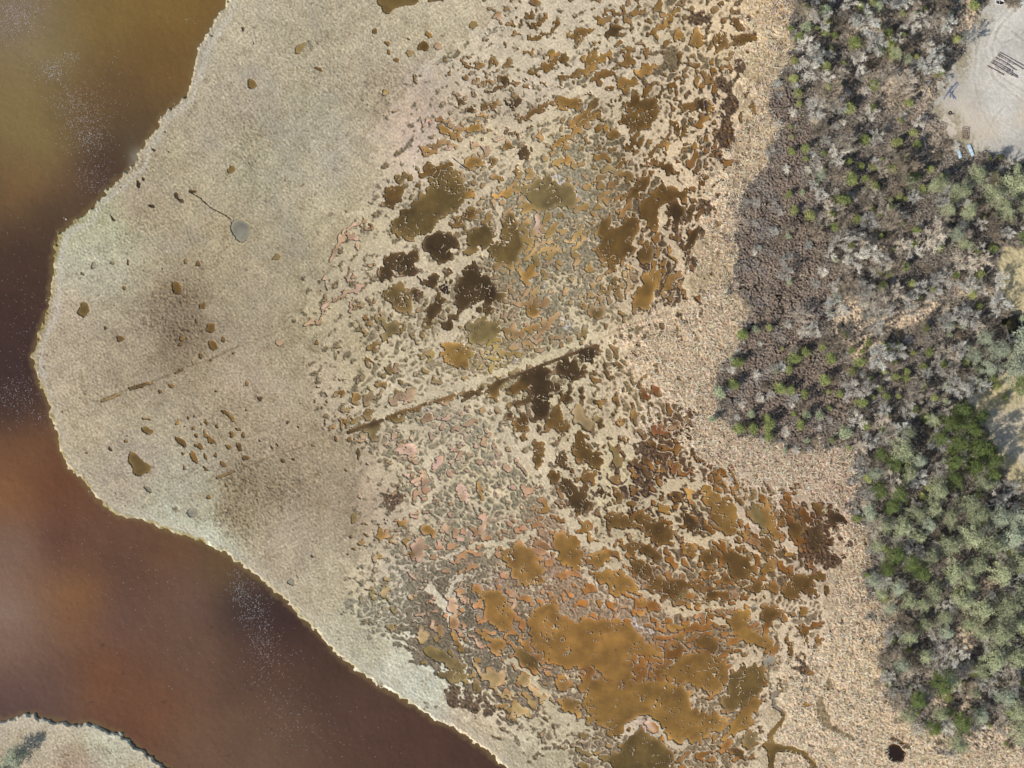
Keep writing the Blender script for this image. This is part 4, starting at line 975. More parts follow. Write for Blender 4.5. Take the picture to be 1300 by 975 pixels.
def bare_meshes(R, H, mat, nm):
    tr = MB(); cw = MB(); lean = (rv.uniform(-.08, .08), rv.uniform(-.08, .08))
    P = [(lean[0]*H*t*t, lean[1]*H*t*t, H*t) for t in (0, .2, .4, .6, .78)]
    rad = [.17, .14, .115, .085, .05]
    for i in range(4): tr.tube(P[i], P[i+1], rad[i], rad[i+1], 6)
    nl = rv.randint(8, 11)
    for i in range(nl):
        t = .22+.56*i/nl+rv.uniform(-.03, .03); j = min(3, int(t/.2)); p = (lean[0]*H*t*t, lean[1]*H*t*t, H*t)
        az = i*2.4+rv.uniform(-.4, .4); el = math.radians(rv.uniform(18, 50)); d = (math.cos(az)*math.cos(el), math.sin(az)*math.cos(el), math.sin(el))
        L = R*rv.uniform(.75, 1.08)*(1.1-.25*t); q = p; dd_ = d; r0 = .07
        for sgm in range(4):
            dd_ = rdir(dd_, .16, .07); e = (q[0]+dd_[0]*L/4, q[1]+dd_[1]*L/4, q[2]+dd_[2]*L/4); tr.tube(q, e, r0, r0*.72, 4); r0 *= .72
            for k in range(3 if sgm else 1):
                b = rdir(dd_, .62, .12); l2 = L*.34*rv.uniform(.7, 1.2); e2 = (e[0]+b[0]*l2, e[1]+b[1]*l2, e[2]+b[2]*l2); cw.tube(e, e2, .042, .03, 3)
                for m_ in range(5):
                    f_ = rv.uniform(.3, 1); o_ = tuple(e[a]+(e2[a]-e[a])*f_ for a in range(3)); b3_ = rdir(b, .65, .05); l3 = l2*rv.uniform(.45, .9)
                    e3 = tuple(o_[a]+b3_[a]*l3 for a in range(3)); cw.tube(o_, e3, .03, .02, 3)
                    for z_ in range(3):
                        b4 = rdir(b3_, .7); f2 = rv.uniform(.3, 1); o2 = tuple(o_[a]+(e3[a]-o_[a])*f2 for a in range(3)); l4 = rv.uniform(.2, .45)
                        cw.leaf(o2, b4, nrm((-b4[1], b4[0], rv.uniform(-.6, .6))), l4, .028)
            q = e
    return tr.mesh(nm+'_trunk', M_BARK), cw.mesh(nm+'_twigs', mat)
def foliage(cw, c, r, n_, L, w, upb=.3):
    for _ in range(n_):
        d = nrm((rv.gauss(0, 1), rv.gauss(0, 1), rv.gauss(0, .8)+upb)); q = rv.uniform(.1, 1)**.5*r*.8
        p = (c[0]+d[0]*q, c[1]+d[1]*q, c[2]+d[2]*q*.7); e = rdir(d, .5); s_ = nrm((-e[1]+rv.gauss(0, .3), e[0]+rv.gauss(0, .3), rv.gauss(0, .5)))
        cw.leaf(p, e, s_, L*rv.uniform(.6, 1.3), w)
def pine_meshes(R, H, mat, nm, dens=1.0):
    tr = MB(); cw = MB(); tr.tube((0, 0, 0), (0, 0, H*.55), .18, .11, 6); tr.tube((0, 0, H*.55), (0, 0, H*.95), .11, .03, 5)
    lop = rv.uniform(0, 6)
    for i in range(int(40*dens)):
        t = .28+.70*(i+.5)/(40*dens); az = i*2.4+rv.uniform(-.35, .35); ro = R*(1-.82*((t-.28)/.72)**1.5)*rv.uniform(.6, 1.1)*(1+.18*math.sin(az+lop))
        z0 = H*t; e = (math.cos(az)*ro, math.sin(az)*ro, z0+ro*rv.uniform(-.05, .22)); tr.tube((0, 0, z0), e, .035, .015, 3)
        for f_ in (.5, .78, 1.0):
            if f_*ro < .3*R and t < .8: continue
            foliage(cw, (e[0]*f_+rv.gauss(0, .12), e[1]*f_+rv.gauss(0, .12), z0+(e[2]-z0)*f_+.05), .27+.05*R, 20, .26, .055)
    return tr.mesh(nm+'_trunk', M_BARK), cw.mesh(nm+'_needles', mat)
def cedar_meshes(mat, nm):
    R, H = 1.0, 2.9; tr = MB(); cw = MB(); tr.tube((0, 0, 0), (0, 0, H*.8), .07, .02, 5)
    for i in range(30):
        t = (i+.5)/30; az = i*2.4+rv.uniform(-.3, .3); ro = R*(1-t**1.6*.85)*rv.uniform(.55, 1.0); z0 = .25+H*.85*t
        foliage(cw, (math.cos(az)*ro*.75, math.sin(az)*ro*.75, z0), .34, 24, .24, .05, .5)
    return tr.mesh(nm+'_trunk', M_BARK), cw.mesh(nm+'_sprays', mat)
def shrub_mesh(mat, nm):
    cw = MB()
    for i in range(46):
        az = rv.uniform(0, 6.28); el = math.radians(rv.uniform(15, 80)); d = (math.cos(az)*math.cos(el), math.sin(az)*math.cos(el), math.sin(el)); o_ = (rv.gauss(0, .2), rv.gauss(0, .2), 0)
        L = rv.uniform(.8, 1.25); e = tuple(o_[a]+d[a]*L*(1 if a < 2 else .85) for a in range(3)); cw.tube(o_, e, .03, .018, 3)
        for k in range(9):
            f_ = rv.uniform(.35, 1); q = tuple(o_[a]+(e[a]-o_[a])*f_ for a in range(3)); b = rdir(d, .6); l = rv.uniform(.2, .5); e2 = tuple(q[a]+b[a]*l for a in range(3)); cw.tube(q, e2, .016, .01, 3)
            for z_ in range(2): b4 = rdir(b, .7); cw.leaf(tuple(q[a]+b[a]*l*rv.uniform(.3, 1) for a in range(3)), b4, nrm((-b4[1], b4[0], .3)), .25, .018)
    return cw.mesh(nm, mat)
BARE = [[bare_meshes(3.0, rv.uniform(5.5, 7.5), m, 'bare_tree') for _ in range(2)] for m in M_TWIG]
PINE = [[pine_meshes(2.6, rv.uniform(7, 9), m, 'pine', 1.15) for _ in range(3)] for m in M_PINE]
CED = [[cedar_meshes(m, 'cedar') for _ in range(2)] for m in M_CED]
SHR = [[shrub_mesh(m, 'shrub') for _ in range(2)] for m in M_TWIG]
def gz(x, y): return float(samp(Z, np.array([x], np.float32), np.array([y], np.float32))[0])
def plant(kind, x, y, sc_r, sc_h, meshes, label, cat, group, parts):
    e = link(bpy.data.objects.new(kind, None)); e.empty_display_size = .2
    e.location = px(x, y, min(gz(x, y), .1)-.05); e.rotation_euler = (0, 0, rv.uniform(0, 6.28)); q_ = rv.uniform(.82, 1.2); e.scale = (sc_r*q_, sc_r/q_, sc_h)
    tagit(e, label, cat, group)
    for nm, me in zip(parts, meshes):
        o = link(bpy.data.objects.new(nm, me)); o.parent = e
    return e
def where(x, y):
    if x < 200: return 'on the island'
    if float(samp(heath, np.array([x], np.float32), np.array([y], np.float32))[0]) > .4: return 'in brown heath'
    if y < 240 and x > 1160: return 'by the lot'
    if x > 1225 and 290 < y < 420: return 'by the clearing'
    if x > 1190 and 470 < y < 640: return 'by lower clearing'
    if x < 1125 and y > 560: return 'at marsh edge'
    return 'in the woodland'
taken = []
def fld(a, x, y): return float(a[int(y)-Y0, int(x)-X0])
def free(x, y, r, f=.6):
    for a, b, c in taken:
        if (a-x)**2+(b-y)**2 < ((r+c)*f)**2: return False
    return True
CEDS = """942,425,6,1 959,418,4,2 976,416,3.5,0 936,460,6,1 928,455,3,2 930,488,6,1 913,498,6,2 993,443,2,0 1007,455,7,1 1020,447,6,0 985,472,2.5,2 1001,469,4.5,1 989,493,6.5,1 1003,495,5,1 1021,500,4.5,1 1046,482,6,1 1051,497,2.5,0 1054,455,6,1 1053,398,3,0 1071,425,3.5,0 1080,445,4,1
1090,460,6,1 1141,441,5,1 1159,448,3,0 1179,447,4.5,1 1171,465,4,1 1122,472,3,0 1150,471,4,1 1002,358,3,2 1098,358,1.8,2 1184,367,2.5,1 1298,467,3,0 1081,471,4,1 1046,16,7,2 1003,37,3.5,1 1023,36,6,2 1036,37,3,1 1047,41,5,1 1059,46,4,1 1008,78,4,0 1012,119,4.5,0 1014,132,3.5,0 1050,111,4,0
1076,138,7,0 1090,8,5,1 1107,3,4,0 1114,9,5,2 1145,18,3,0 1115,35,3.5,0 1126,43,5,1 1145,45,3,1 1128,58,6,0 1116,66,5,2 1133,71,5,1 1151,75,5,2 1162,72,3,0 1109,108,6,1 1084,55,7,1 1001,247,4,1 1018,245,3,2 1008,267,5,0 1027,274,5.5,0 1045,195,3,1 1045,215,2,0 1065,206,2,0 1077,205,4,1 1092,211,4,1 1080,227,7,1 1098,227,4,1
1108,238,6,0 1068,255,8,1 1054,273,5,1 1058,288,5,1 1087,278,5,1 1107,265,3,0 1130,254,3.5,0 1148,253,3,0 1116,273,3,0 1136,182,4.5,0 1097,178,6,1 1112,171,2.5,0 1108,213,4,0 1131,215,6,0 1159,225,6,1 1148,198,3,1 1022,202,3,1 1005,174,2,0 1003,161,2.5,0 1128,264,5,1 1065,500,4,1 1093,511,6,1 1107,503,3,0 1124,503,4.5,1 1140,503,3,0
1007,525,3,1 1023,526,5,2 1015,539,5,1 1040,527,4.5,2 1052,518,3,1 975,539,7,1 975,554,5,1 973,530,4,0 996,572,3,2 1072,549,7,2 1024,559,3,2 1098,539,5,1 1127,526,3,0 1264,491,4,0 1274,504,3.5,0 938,544,6,1 955,543,6,1 904,532,4,2 953,526,4,2 1140,180,4,0 1000,300,3,2 1180,215,4,0 1195,225,5,1
1170,240,5,0 1140,250,4,0 1118,300,3,1 1150,480,4,1 1170,490,5,1 1185,505,4,0 1200,490,4,1 1160,520,5,1 1175,530,5,1 1105,480,3,1 1260,480,5,1 1240,470,5,2 1225,460,4,1 1230,440,4,2 1205,425,3,2 1060,330,3,2 1120,545,4,1 1128,867,3,1 1122,852,3,1 1133,812,4,1"""
CW = ['bright yellow-green', 'olive green', 'pale green']
CL = [tuple(map(float, t.split(','))) for t in CEDS.split()]; rq = random.Random(9); tr_ = 0
while len(CL) < 262 and tr_ < 9000:
    tr_ += 1; x = rq.uniform(1000, 1300); y = rq.uniform(0, 975)
    if fld(woods, x, y) < .9 or fld(lot, x, y) > .1 or fld(glade, x, y) > .1 or (fld(heath, x, y) > .5 and rq.random() > .15): continue
    if 1165 < x < 1245 and 95 < y < 220: continue
    if any((a[0]-x)**2+(a[1]-y)**2 < 150 for a in CL): continue
    CL.append((x, y, rq.uniform(2.2, 5.5), rq.choices([0, 1, 2], [3, 5, 2])[0]))
for x, y, r_, k in CL:
    k = int(k)
    s_ = r_*S*1.5; size = 'tiny' if r_ < 3 else ('small' if r_ < 5 else 'broad')
    key = size+CW[k]
    plant('cedar_bush', x, y, s_, (.35+.75*s_)*rv.uniform(.75, 1.0), CED[k][rv.randint(0, 1)], '%s %s cedar %s, %s' % (size, CW[k], where(x, y), place_words(x, y, key)), 'bush', 'cedar bushes in the heath and woods', ('trunk', 'crown'))
    taken.append((x, y, r_))
PINES = """1215,520,11,1 1200,537,12,1 1226,545,12,1 1240,528,9,1 1210,562,12,1 1236,567,14,1 1252,582,12,1 1231,592,12,1 1256,602,9,1 1245,614,10,0 1206,586,10,1 1180,532,8,0 1206,606,10,1 1188,556,9,1 1140,572,14,0 1130,588,10,1 1112,622,10,1 1136,626,10,1 1127,642,9,1 1185,622,12,0 1180,642,12,0 1225,637,12,0 1236,652,12,0 1201,655,10,0 1141,667,12,0
1130,702,12,1 1150,712,10,1 1165,725,11,1 1178,706,9,0 1122,722,9,1 1110,690,8,0 1200,690,13,0 1225,680,14,0 1250,690,15,0 1275,680,15,2 1290,655,14,2 1262,655,12,2 1290,710,16,0 1265,725,13,0 1235,715,12,0 1205,725,12,0 1180,750,12,0 1150,760,10,0 1215,760,12,0 1240,770,13,0 1270,765,15,0 1295,750,14,0 1290,790,14,0 1262,800,14,0 1240,800,10,0 1285,830,15,0
1255,835,13,0 1240,850,9,0 1170,830,8,0 1188,865,13,1 1200,858,11,0 1160,885,10,1 1150,905,9,0 1140,840,9,2 1150,805,9,0 1125,770,8,2 1135,745,9,2 1180,920,9,1 1215,912,11,1 1190,905,8,0 1290,925,13,0 1285,900,11,0 1240,905,10,2 1270,880,11,2 1210,940,11,0 1170,790,9,0 1195,800,9,2
1280,237,16,0 1235,225,11,0 1213,246,12,0 1255,250,12,0 1182,238,8,0 1270,268,11,0 1297,303,9,1 1225,272,9,0 1200,268,8,0 1190,235,9,0 1300,262,12,0 1292,440,18,2 1262,445,13,2 1245,430,9,2 1280,468,13,2 1250,468,9,2 1232,452,9,2 1210,300,9,2 1222,312,8,0 1290,490,12,1 1135,70,7,0 1040,225,6,2 1150,232,8,0 22,958,13,2 2,978,11,2
1100,650,9,2 1118,665,9,0 1108,600,8,2 1150,600,10,0 1162,585,9,2 1160,650,10,0 1175,665,9,2 1150,550,8,0 1115,575,7,1 1160,680,9,0 1105,735,8,2 1115,752,7,0 1195,780,9,0 1225,790,9,0 1225,740,9,0 1168,765,8,0"""
PW = ['olive green', 'dark green', 'pale grey-green']
for t in PINES.split():
    x, y, r_, k = t.split(','); x, y, r_, k = float(x), float(y), float(r_), int(k); s_ = r_*S*1.28/2.6; size = 'small' if r_ < 9.5 else ('tall' if r_ < 13 else 'very broad'); key = size+PW[k]+'p'
    plant('pine_tree', x, y, s_*1.08, (.3+.85*s_)*(.6 if x < 200 else 1), PINE[k][rv.randint(0, 2)], '%s %s pine %s, %s' % (size, PW[k], where(x, y), place_words(max(x, 0), min(y, 975), key)), 'pine tree', 'pine trees on the upland edge', ('trunk', 'crown'))
    taken.append((x, y, r_))
# leafless trees: fill the wood, sparser over the heath
lone = "1187,560,13,1 1200,548,8,0 1210,830,15,0 1222,870,12,2 1145,700,12,1 1158,640,9,0 1130,800,12,1 1165,700,9,1 1185,690,9,0 1250,870,11,0 1225,850,10,0 1140,545,12,1 1150,520,11,0 1120,520,9,1 1100,560,10,1 1090,590,9,1 1100,625,10,1 1280,620,11,1 1262,630,10,0 1285,650,10,1 1228,405,12,1 1220,395,9,1 1165,365,9,1 1185,355,9,1 1235,580,7,1".split()
BW = ['grey', 'silvery', 'brown', 'tan-grey']; nb = 0
def add_bare(x, y, r_, k):
    global nb
    s_ = r_*S/3.0; size = 'small' if r_ < 8 else ('mid-sized' if r_ < 11 else 'wide'); key = size+BW[k]+'b'
    plant('bare_tree', x, y, s_*1.05, (.2+.9*s_), BARE[k][rv.randint(0, 1)], '%s leafless %s tree %s, %s' % (size, BW[k], where(x, y), place_words(x, y, key)), 'bare tree', 'leafless trees in the woodland', ('trunk', 'crown')); taken.append((x, y, r_)); nb += 1
for t in lone: x, y, r_, k = t.split(','); add_bare(float(x), float(y), float(r_), int(k))
rp = random.Random(21); tries = 0
bvis = []
while nb < 285 and tries < 40000:
    tries += 1; x = rp.uniform(985, 1308); y = rp.uniform(-8, 982); w_ = fld(woods, x, y)
    if w_ < .9 or fld(lot, x, y) > .1 or fld(glade, x, y) > .1: continue
    if fld(heath, x, y) > .4 and rp.random() > .12: continue
    if fld(tanp, x, y) > .35: continue
    if 1165 < x < 1245 and 95 < y < 215: continue
    r_ = rp.choice([rp.uniform(6, 9), rp.uniform(9, 13), rp.uniform(12, 18)])
    if x > 1180 and y > 630: r_ = rp.uniform(6, 12)
    k = rp.choices([0, 1, 2, 3], [5, 3, 2, 3])[0]
    if not free(x, y, r_, .5): continue
    add_bare(x, y, r_, k)
# shrubs
wb = blur(woods, 7)
SW = ['grey', 'silvery', 'brown', 'tan']; ns = 0; tries = 0
def add_shrub(x, y, r_, k):
    global ns
    size = 'small' if r_ < 4.5 else 'rounded'
    e = link(bpy.data.objects.new('twiggy_shrub', SHR[k][rv.randint(0, 1)])); e.location = px(x, y, min(gz(x, y), .15)-.05); e.rotation_euler = (0, 0, rv.uniform(0, 6)); s_ = r_*S/1.1; e.scale = (s_, s_, s_*rv.uniform(.7, 1.1))
    tagit(e, '%s %s twiggy shrub %s, %s' % (size, SW[k], where(x, y), place_words(x, y, size+SW[k]+'s')), 'shrub', 'low twiggy shrubs on the upland edge'); ns += 1
for t in "1285,4,9,2 1278,0,6,2 1113,868,5,2 1120,862,5,0 1133,878,7,0 1117,848,4,2 1117,834,4,0 965,436,4,1 944,434,2.5,1 953,526,5,1 935,530,4,1 905,530,4,0 925,494,4,1 1010,505,6,1 960,475,6,0 975,470,5,0 965,505,7,0 1020,420,9,0 1000,412,6,0 1095,385,8,0 1108,390,8,0 1115,400,8,0 1100,400,7,0 1045,345,7,0 1035,360,7,0 1060,365,6,0 1092,335,9,3 1110,345,8,0 1125,335,9,0 990,270,5,0 983,255,5,0 1042,218,3.5,1 1013,116,4,1 1010,108,4,1 990,120,4,1 1012,66,4,1 1005,48,4,0 998,215,6,0 993,330,7,0 1003,325,6,0".split():
    x, y, r_, k = t.split(','); add_shrub(float(x), float(y), float(r_), int(k)); taken.append((float(x), float(y), float(r_)*.6))
while ns < 295 and tries < 40000:
    tries += 1; x = rp.uniform(925, 1305); y = rp.uniform(-5, 980)
    if fld(wb, x, y) < .3 or fld(lot, x, y) > .3 or fld(glade, x, y) > .2 or fld(tanp, x, y) > .35: continue
    if fld(heath, x, y) > .4 and rp.random() > .3: continue
    r_ = rp.uniform(3.5, 7)
    if not free(x, y, r_, .55): continue
    add_shrub(x, y, r_, rp.choices([0, 1, 2, 3], [5, 2, 3, 2])[0]); taken.append((x, y, r_))
print('trees', nb, 'shrubs', ns)

# ---------------------------------------------------------------- things on and around the gravel lot
def flat_mat(name, c, c2=None, scale=3, rough=.7, spec=.3):
    return tint_mat(name, c, c2 or tuple(v*.8 for v in c), rough, scale, spec, 0)
M_LOG = flat_mat('weathered_timber', (196, 186, 178), (120, 108, 102), 2.5, .9, .1); M_END = flat_mat('timber_end', (150, 120, 96), None, 6)
M_STEEL = flat_mat('blue_grey_steel', (128, 138, 168), (92, 98, 122), 2, .5); M_RUST = flat_mat('rust', (132, 84, 62), (78, 54, 44), 3)
M_PALE = flat_mat('pale_sheet', (214, 232, 238), (176, 204, 218), 1.2, .35, .5); M_WOOD = flat_mat('pallet_wood', (184, 166, 146), (124, 108, 92), 3)
M_BLACK = flat_mat('black_rubber', (34, 34, 36)); M_WHITE = flat_mat('white_hull', (232, 230, 224), (206, 202, 196), 1, .4, .5); M_DRIFT = flat_mat('bleached_wood', (204, 198, 192), (166, 158, 152), 2, .9, .1)
M_ROCK = flat_mat('pale_rock', (214, 208, 198), (172, 164, 154), 2.5, .9, .1)
def root_at(name, x, y, rot, label, cat, group=None, z=None):
    e = link(bpy.data.objects.new(name, None)); e.location = px(x, y, gz(x, y) if z is None else z); e.rotation_euler = (0, 0, math.radians(rot)); e.empty_display_size = .3
    return tagit(e, label, cat, group)
# timbers laid side by side
tl = ["uppermost, set apart from the rest", "second from the top", "third from the top", "fourth from the top, pinkish grey", "fifth from the top", "sixth from the top", "seventh from the top", "eighth from the top", "ninth from the top", "tenth from the top", "eleventh from the top", "lowest, with a dark end"]
ST = [(1268.5, 66.5, 37), (1266.5, 68.5, 38), (1266, 70.5, 24), (1263, 73, 22), (1262.5, 74, 26), (1271, 79, 22), (1259.5, 76.5, 30), (1259, 78, 38), (1257.5, 79.5, 26), (1262, 83, 34), (1264, 85, 24), (1253, 84, 24)]
for i, (x, y, L) in enumerate(ST):
    L *= S; e = root_at('timber', x, y, -30+rv.uniform(-2, 2), 'long weathered timber on the gravel lot, %s' % tl[i], 'timber', 'timbers laid side by side on the gravel lot', z=gz(x, y)+.14)
    m = MB(); hw = rv.uniform(.11, .16); m.caps((0, 0, 0), (L, 0, .0), hw, hw*.85, 8); m.build('shaft', M_LOG, e, True)
    m = MB(); m.caps((-.03, 0, 0), (.0, 0, 0), hw*.9, hw*.9, 8); m.build('cut_end', M_END, e)
# two cross battens on the lower timbers
for x, y, w_ in ((1283, 90.5, 'lower right'), (1276, 82, 'middle')):
    e = MB(); e.box((0, 0, 0), 1.6, .12, .08); o = e.build('batten', M_DRIFT); o.location = px(x, y, .42); o.rotation_euler = (0, 0, math.radians(48)); tagit(o, 'short pale batten laid across the %s timbers' % w_, 'batten')
# blue-grey pipes
PP = [((1198, 126), (1208, 110), 'leftmost, longest'), ((1200.5, 122), (1212.5, 106.5), 'second from the left'), ((1204, 118), (1215, 105.5), 'middle, highest in the pile'), ((1208.5, 119), (1216, 107), 'rightmost, pointing up'), ((1204, 116), (1213, 126), 'crossing the others at the bottom'), ((1205.5, 124), (1208, 117), 'shortest, in the fork'), ((1210, 125), (1208.5, 116), 'short, lower right')]
for i, (a, b, w_) in enumerate(PP):
    A = px(*a); B = px(*b); L = math.hypot(B[0]-A[0], B[1]-A[1]); e = root_at('steel_pipe', a[0], a[1], math.degrees(math.atan2(B[1]-A[1], B[0]-A[0])), 'blue-grey steel pipe in the pile, %s' % w_, 'pipe', 'steel pipes piled at the lot edge', z=.12+.07*(i % 3))
    m = MB()
    for k in range(4): m.tube((L*k/4, .12*math.sin(k*.8), 0), (L*(k+1)/4, .12*math.sin((k+1)*.8), 0), .085, .085, 7)
    m.build('pipe_wall', M_STEEL, e, True)
    for k in (0, 4): m = MB(); y0 = .12*math.sin(k*.8); m.caps((L*k/4-.03, y0, 0), (L*k/4+.03, y0, 0), .12, .12, 8); m.build('coupling', M_STEEL, e)
# tyre
def torus(R, r_, n1=24, n2=8):
    m = MB()
    for i in range(n1):
        for j in range(n2):
            a = 2*math.pi*i/n1; b = 2*math.pi*j/n2; m.v.append(((R+r_*math.cos(b))*math.cos(a), (R+r_*math.cos(b))*math.sin(a), r_*math.sin(b)))
    for i in range(n1):
        for j in range(n2): m.f.append((i*n2+j, ((i+1) % n1)*n2+j, ((i+1) % n1)*n2+(j+1) % n2, i*n2+(j+1) % n2))
    return m
o = torus(.34, .13).build('tyre', M_BLACK, None, True); o.location = px(1206, 143.5, .14); tagit(o, 'old black tyre lying flat on the sand', 'tyre')
m = MB(); m.box((0, 0, 0), .35, .22, .2, .4); o = m.build('block', M_BLACK); o.location = px(1209.3, 144.5, .12); tagit(o, 'small dark block beside the old tyre', 'block')
# pallet
e = root_at('pallet', 1197.5, 159, 0, 'worn wooden pallet on the brown ground near the tyre', 'pallet', z=.05); e.rotation_euler = (0, 0, math.radians(-22))
for k in range(3): m = MB(); m.box((0, (k-1)*.72, .05), 1.9, .1, .1); m.build('bearer', M_WOOD, e)
for k in range(6): m = MB(); m.box(((k-2.5)*.36, 0, .12), .17, 1.6, .04); m.build('deck_board', M_WOOD, e)
m = MB(); m.box((.1, .1, .17), 1.2, .12, .05, .9); m.build('loose_slat', M_DRIFT, e)
# rusty rack
e = root_at('metal_rack', 1224.5, 170, 0, 'rusty brown metal rack standing above the two pale slabs', 'rack', z=.05); e.rotation_euler = (0, 0, math.radians(-4))
for sx in (-.75, .75):
    m = MB(); m.box((sx, 0, .55), .09, 3.0, .09); m.build('side_rail', M_RUST, e)
for k in range(6): m = MB(); m.box((0, -1.4+k*.56, .6), 1.5, .08, .07); m.build('cross_bar', M_RUST, e)
for sx in (-.75, .75):
    for sy in (-1.45, 1.45): m = MB(); m.box((sx, sy, .27), .09, .09, .54); m.build('leg', M_RUST, e)
for k in range(3): m = MB(); m.box((-.3+.3*k, .2-.5*k, .66), .07, 1.4, .05, .25*k-.2); m.build('loose_bar', M_RUST, e)
# two pale slabs
def slab(x, y, rot, lab):
    e = root_at('sheet_stack', x, y, rot, lab, 'sheet stack', 'stacks of pale sheets beside the lot', z=.02)
    for sy in (-.9, .9): m = MB(); m.box((0, sy, .1), .8, .14, .2); m.build('bearer', M_WOOD, e)
    for k in range(4):
        m = MB(); nseg = 10; wd = .84-.03*k; off = .03*(k-1.5)
        for s_ in range(nseg+1):
            for yy in (-1.5+off, 1.5-off): m.v.append((-wd/2+wd*s_/nseg, yy, .22+.045*k+.02*(s_ % 2)))
            for yy in (-1.5+off, 1.5-off): m.v.append((-wd/2+wd*s_/nseg, yy, .2+.045*k+.02*(s_ % 2)))
        for s_ in range(nseg): a = 4*s_; m.f += [(a, a+4, a+5, a+1), (a+2, a+3, a+7, a+6), (a, a+2, a+6, a+4), (a+1, a+5, a+7, a+3)]
        m.f += [(0, 1, 3, 2), (4*nseg, 4*nseg+2, 4*nseg+3, 4*nseg+1)]
        m.build('sheet', M_PALE, e)
    for k in range(2): m = MB(); m.box((0, -.5+k, .42), .9, .05, .03); m.build('strap', M_STEEL, e)
slab(1217, 193.5, 19, 'stack of pale blue sheets, the left one, half under tree shade')
slab(1232.3, 191, 21, 'stack of near white sheets, the right one, on sunlit sand')
# dinghy at the top edge
e = root_at('dinghy', 1269.5, 3.2, -8, 'small white open boat at the top edge beside a brown shrub', 'boat', z=.02)
m = MB(); prof = [(-1.15, .42), (-.6, .62), (.1, .66), (.7, .5), (1.2, .08)]
for x_, w_ in prof: m.v += [(x_, -w_*.6, .05), (x_, -w_, .5), (x_, w_, .5), (x_, w_*.6, .05)]
for i in range(4): a = 4*i; m.f += [(a+1, a, a+4, a+5), (a+3, a+2, a+6, a+7), (a, a+3, a+7, a+4)]
m.f.append((0, 1, 2, 3)); m.build('hull', M_WHITE, e)
m = MB()
for i in range(4):
    for sg in (-1, 1):
        a, b = prof[i], prof[i+1]; m.tube((a[0], sg*a[1], .5), (b[0], sg*b[1], .5), .11, .11, 5)
m.tube((-1.15, -.42, .5), (-1.15, .42, .5), .11, .11, 5); m.build('gunwale', M_WHITE, e)
m = MB(); m.box((-.2, 0, .38), .25, 1.1, .05); m.build('thwart', M_WOOD, e)
m = MB(); m.box((.15, -.05, .16), 1.6, .7, .04); m.build('floor_liner', M_BLACK, e)
m = MB(); m.box((0, 0, .3), .9, .7, .6, .3); o = m.build('tarp_bundle', M_BLACK); o.location = px(1276, 1, 0); tagit(o, 'black tarpaulin bundle beside the white boat', 'tarpaulin')
# narrow dark mosaic gap by the right edge, built up as a hut
e = root_at('mosaic_gap', 1282.5, 418, 0, 'narrow dark mosaic gap in hut form between pale trees at the right edge', 'mosaic_gap', z=0); e.rotation_euler = (0, 0, math.radians(14))
M_GAP = flat_mat('mosaic_gap_dark', (58, 54, 38), (30, 28, 22), 1.5, .9, .1)
m = MB(); m.box((0, 0, 1.2), 2.1, 5.4, 2.4); m.build('mosaic_gap_body', M_WOOD, e)
m = MB(); m.v += [(-1.25, -2.9, 2.42), (1.25, -2.9, 2.42), (1.25, 2.9, 2.42), (-1.25, 2.9, 2.42), (-.2, -2.9, 3.0), (-.2, 2.9, 3.0)]; m.f += [(0, 4, 5, 3), (4, 1, 2, 5), (0, 1, 4), (2, 3, 5), (0, 3, 2, 1)]; m.build('mosaic_gap_top', M_GAP, e)
m = MB(); m.box((0, -2.72, 1.0), .9, .05, 1.9); m.build('mosaic_gap_front', M_GAP, e)
m = MB(); m.box((-1.2, 2.3, 2.3), 2.0, 1.6, .12); m.build('mosaic_gap_side', M_GAP, e)
# rocks
def rock(x, y, s_, lab):
    m = MB(); bm_n = 7
    for j, (zz, rr_) in enumerate(((0, 1), (.45, .95), (.8, .6))):
        for i in range(bm_n): a = 2*math.pi*i/bm_n+j*.3; q = rr_*rv.uniform(.75, 1.15); m.v.append((q*math.cos(a)*s_, q*math.sin(a)*s_*.75, zz*s_))
    for j in range(2):
        for i in range(bm_n): m.f.append((j*bm_n+i, j*bm_n+(i+1) % bm_n, (j+1)*bm_n+(i+1) % bm_n, (j+1)*bm_n+i))
    m.f.append(tuple(2*bm_n+i for i in range(bm_n))); o = m.build('rock', M_ROCK); o.location = px(x, y, gz(x, y)-.03); o.rotation_euler = (0, 0, rv.uniform(0, 6)); tagit(o, lab, 'rock', 'pale rocks')
for x, y, s_, l_ in ((1223.5, 62, .3, 'pale rock at the lot edge, upper of the tight cluster'), (1225, 67, .34, 'pale rock at the lot edge, lowest of the tight cluster'), (1230, 63, .2, 'little pale rock right of the tight cluster'), (1227, 58, .22, 'pale rock topmost at the left lot edge'), (1240, 36, .2, 'pale rock north of the cluster, on open sand'), (1248, 29, .18, 'smallest pale rock beside the sand track'), (1188, 274.5, .3, 'bright white rock among the trees below the lot'), (1194.5, 291, .22, 'pale rock in the wood, lower of two'), (1179, 295, .3, 'flat grey-white rock left of the paired white rocks'), (1291, 603, .22, 'white rock on the lower clearing'), (83, 278, .3, 'white rock in the river just off the marsh bank'), (80, 276, .16, 'tiny white rock touching the bigger one in the river'), (58, 381, .2, 'pale stone at the waterline of the left bank'), (112, 624, .18, 'pale stone in the water off the lower bank'), (68, 306, .16, 'pale stone on the upper left waterline')): rock(x, y, s_, l_)
for nm_ in ('rock',):
    for o in bpy.data.objects:
        if o.name.startswith('rock') and ('river' in o.get('label', '') or 'waterline' in o.get('label', '') or 'in the water' in o.get('label', '')): o.location.z = RIVER_Z-.08
